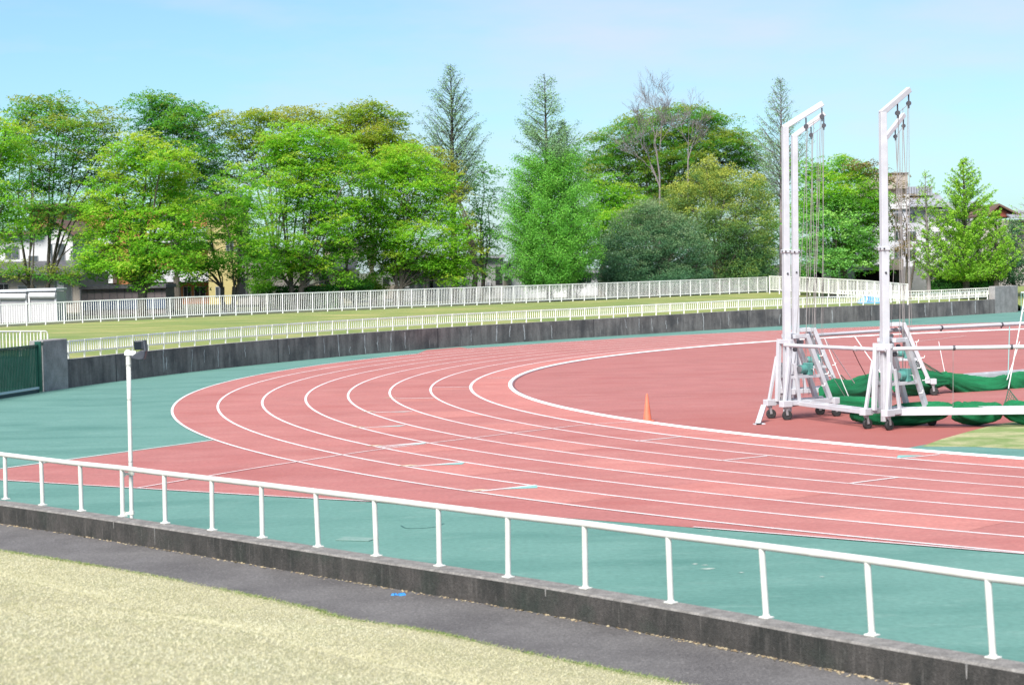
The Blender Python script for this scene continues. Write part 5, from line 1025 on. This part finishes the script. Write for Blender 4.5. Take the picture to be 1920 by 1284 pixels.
h = House('brown_shed', 'long low brown panelled shed behind the stout trunked tree', 117, 'shed').start(230)
h.slab('panel_wall', 153, 541, 311, 575, wallm['brown'], 0, 3, ground=True); h.slab('roof', 150, 534, 313, 541, roofm['dark'], -.3, 3.6)
for k in range(11): h.slab('batten', 163+k*14, 541.3, 164+k*14, 575, roofm['dark'], -.03, .028)
h.slab('base_board', 153, 562, 311, 580, M('blue board', (.06, .085, .14), .8), -.06, .05)
h = House('cream_house', 'cream house with blue grey tiled roof and one small window', 140).start(615)
h.slab('wall', 588, 506, 660, 560, wallm['cream'], 0, 7, ground=True); h.lean(580, 668, 486, 507, roofm['dark'], -.7, 3.5); h.slab('upper_wall', 598, 455, 668, 490, wallm['cream'], 3, 5); h.hip(592, 674, 456, 440, roofm['dark'], 3, 5); h.win(599, 519, 616, 533, 0, 1); h.win(614, 466, 628, 480, 3, 1); h.slab('sill_board', 594, 534.5, 622, 537, M('wood board', (.3, .17, .06), .8), -.15, .14)
h = House('tiled_house', 'grey house with a dark tiled roof and a porch behind the light green tree', 143).start(790)
h.slab('wall', 718, 500, 866, 560, wallm['grey'], 0, 8, ground=True); h.hip(740, 838, 502, 474, roofm['dark'], -.2, 8, .3); h.lean(766, 832, 506, 515, roofm['dark'], -1.8, 1.7, 'porch_roof')
for x in (796, 802): h.slab('porch_post', x, 515, x+2.4, 560, wallm['brown'], -1.6, .12, ground=True)
h.win(757, 529, 776, 540, 0, 1, curtain=True); h.win(718, 520, 730, 536, 0, 0, darkm); h.slab('door', 806, 518, 812, 556, darkm, -.03, .025); h.slab('shop_front', 721, 534, 745, 560, wallm['tan'], -.05, .045)
h.win(846, 520, 860, 534, 0, 1)
h = House('grey_house', 'pale grey house with an air conditioner and dark doorway', 146).start(900)
h.slab('wall', 866, 484, 944, 560, wallm['grey'], 0, 7, ground=True); h.slab('roof', 862, 478, 948, 484, roofm['grey'], -.5, 8); h.slab('doorway', 929, 500, 942, 534, darkm, -.03, .025); h.win(896, 494, 908, 512, 0)
for x in (904.5, 913): 
    a_ = h.slab('air_conditioner', x, 527, x+7.5, 536.5, wallm['white'], -.5, .4, bevel=.02); h.slab('fan_grille', x+.8, 528.5, x+4.6, 535, roofm['grey'], -.52, .018, a_)
h = House('white_cottage', 'white house with a tan garage and steep pale gable left of the middle redwood', 144).start(1000)
h.slab('wall', 944, 500, 1062, 560, wallm['white'], 0, 7, ground=True); h.gwall(948, 990, 500, 484, 968, wallm['white'], -.05); h.gable(942, 996, 502, 481, 968, roofm['grey'], -.05, 6); h.hip(990, 1068, 501, 488, roofm['grey'], 0, 7)
h.slab('balcony', 943, 506, 958, 518, wallm['white'], -1.0, 1.0); h.win(945, 490, 957, 504, -.06); h.slab('garage_door', 944, 521, 959, 540, wallm['tan'], -.04, .035); h.win(984, 522, 1000, 531, 0, 1)
a_ = h.slab('air_conditioner', 986, 523, 991, 531, wallm['white'], -.45, .35); h.win(1042, 513, 1054, 524, 0, 0); h.slab('siding_band', 975, 533, 1020, 538, roofm['grey'], -.03, .025)
h = House('white_cottage', 'low white house showing between the lush redwood and the dark evergreen', 150).start(1100)
h.slab('wall', 1066, 512, 1136, 560, wallm['pale'], 0, 6, ground=True); h.slab('roof', 1062, 507, 1140, 512, roofm['grey'], -.5, 7); h.win(1072, 516, 1080, 526, 0, 0); h.win(1100, 516, 1108, 530, 0, 0)
h = House('tan_building', 'tan office block with a rooftop plant room and sloping grey roof at the right', 165, 'building').start(1720)
h.slab('wall', 1640, 385, 1775, 560, wallm['pale'], 0, 12, ground=True); h.slab('roof_block', 1632, 352, 1752, 386, wallm['tan'], 2, 9); h.slab('plant_room', 1633, 325, 1707, 353, wallm['tan'], 1.5, 6); h.slab('plant_room_cap', 1632, 323.4, 1708, 325.2, roofm['brown'], 1.4, 6.2)
h.slab('parapet', 1706, 349, 1753, 366, roofm['grey'], 1.4, 8)
for k in range(9): h.slab('parapet_rib', 1708+k*5, 350, 1708.8+k*5, 366, roofm['dark'], 1.36, .036)
h.lean(1700, 1772, 364, 389, roofm['grey'], -1, 4, 'sloping_roof'); h.slab('gable_wall', 1665, 366, 1702, 392, wallm['white'], -.3, 3)
h.slab('wing', 1735, 392, 1845, 560, wallm['white'], -.2, 9, ground=True); h.lean(1730, 1850, 380, 396, roofm['grey'], -.8, 5, 'wing_roof')
for r_ in range(4):
    for k in range(5): h.win(1752+k*18, 405+r_*30, 1762+k*18, 420+r_*30, -.2, 1)
for r_ in range(3):
    for k in range(3): h.win(1650+k*26, 400+r_*34, 1664+k*26, 416+r_*34, 0, 1)
h = House('concrete_garage', 'low concrete garage with dark openings behind the right fences', 140, 'garage').start(1640)
h.slab('wall', 1692, 500, 1745, 560, wallm['concrete'], -.3, 6, ground=True); h.slab('back_wall', 1500, 506, 1692, 560, darkm, 3, 3, ground=True); h.slab('lintel', 1540, 498, 1692, 507, wallm['concrete'], 0, 6); h.slab('tan_fascia', 1668, 486, 1693, 506, wallm['tan'], -.2, .18)
for x in (1500, 1545, 1572, 1588): h.slab('column', x, 506, x+14, 560, wallm['concrete'], -.05, .5, ground=True)
h = House('brown_gable_house', 'house with a red brown gable and grey eaves at the right edge', 155).start(1890)
h.slab('wall', 1840, 412, 1990, 560, wallm['beige'], 0, 8, ground=True); h.gable(1846, 1910, 407, 386, 1868, roofm['brown'], -.2, 8); h.gwall(1850, 1906, 407, 389, 1868, M('red gable', (.26, .07, .05), .9), -.15); h.lean(1884, 2000, 397, 411, roofm['grey'], -1.6, 3, 'eave_roof'); h.slab('shade_wall', 1890, 414, 1990, 470, wallm['brown'], -.3, .2)
h.win(1896, 420, 1906, 436, -.3, 1)
def storage(label, x0, x1, yt):
    h = House('storage_shed', label, 104, 'shed').start((x0+x1)/2); h.slab('body', x0, yt+6, x1, 611, wallm['white'], 0, 2.2, ground=True)
    h.slab('roof', x0-1.5, yt, x1+.5, yt+5, M('shed roof', (.48, .50, .55), .6), -.25, 2.6, bevel=.03)
    mb = MB(); a, b = h.P(x0+3, yt+13), h.P(x1-2, yt+13); mb.tube([Vector((a.x, -.12, a.z)), Vector((b.x, -.12, b.z))], .17, 16); mb.build('shutter_roll', wallm['white'], h.root)
    sh = h.slab('shutter', x0+4, yt+17, x1-4, 609, M('shutter slats', (.40, .38, .39), .6), -.05, .045)
    for k in range(13): h.slab('slat', x0+4, yt+20+k*3.4, x1-4, yt+20.7+k*3.4, wallm['white'], -.062, .01, sh)
    for x in (x0, x1-3.6): h.slab('jamb', x, yt+6, x+3.6, 610, wallm['white'], -.13, .12)
storage('white roller shutter storage shed cut by the left edge', -2, 52, 543)
storage('white roller shutter storage shed, right one of the pair by the left edge', 54, 107, 541)
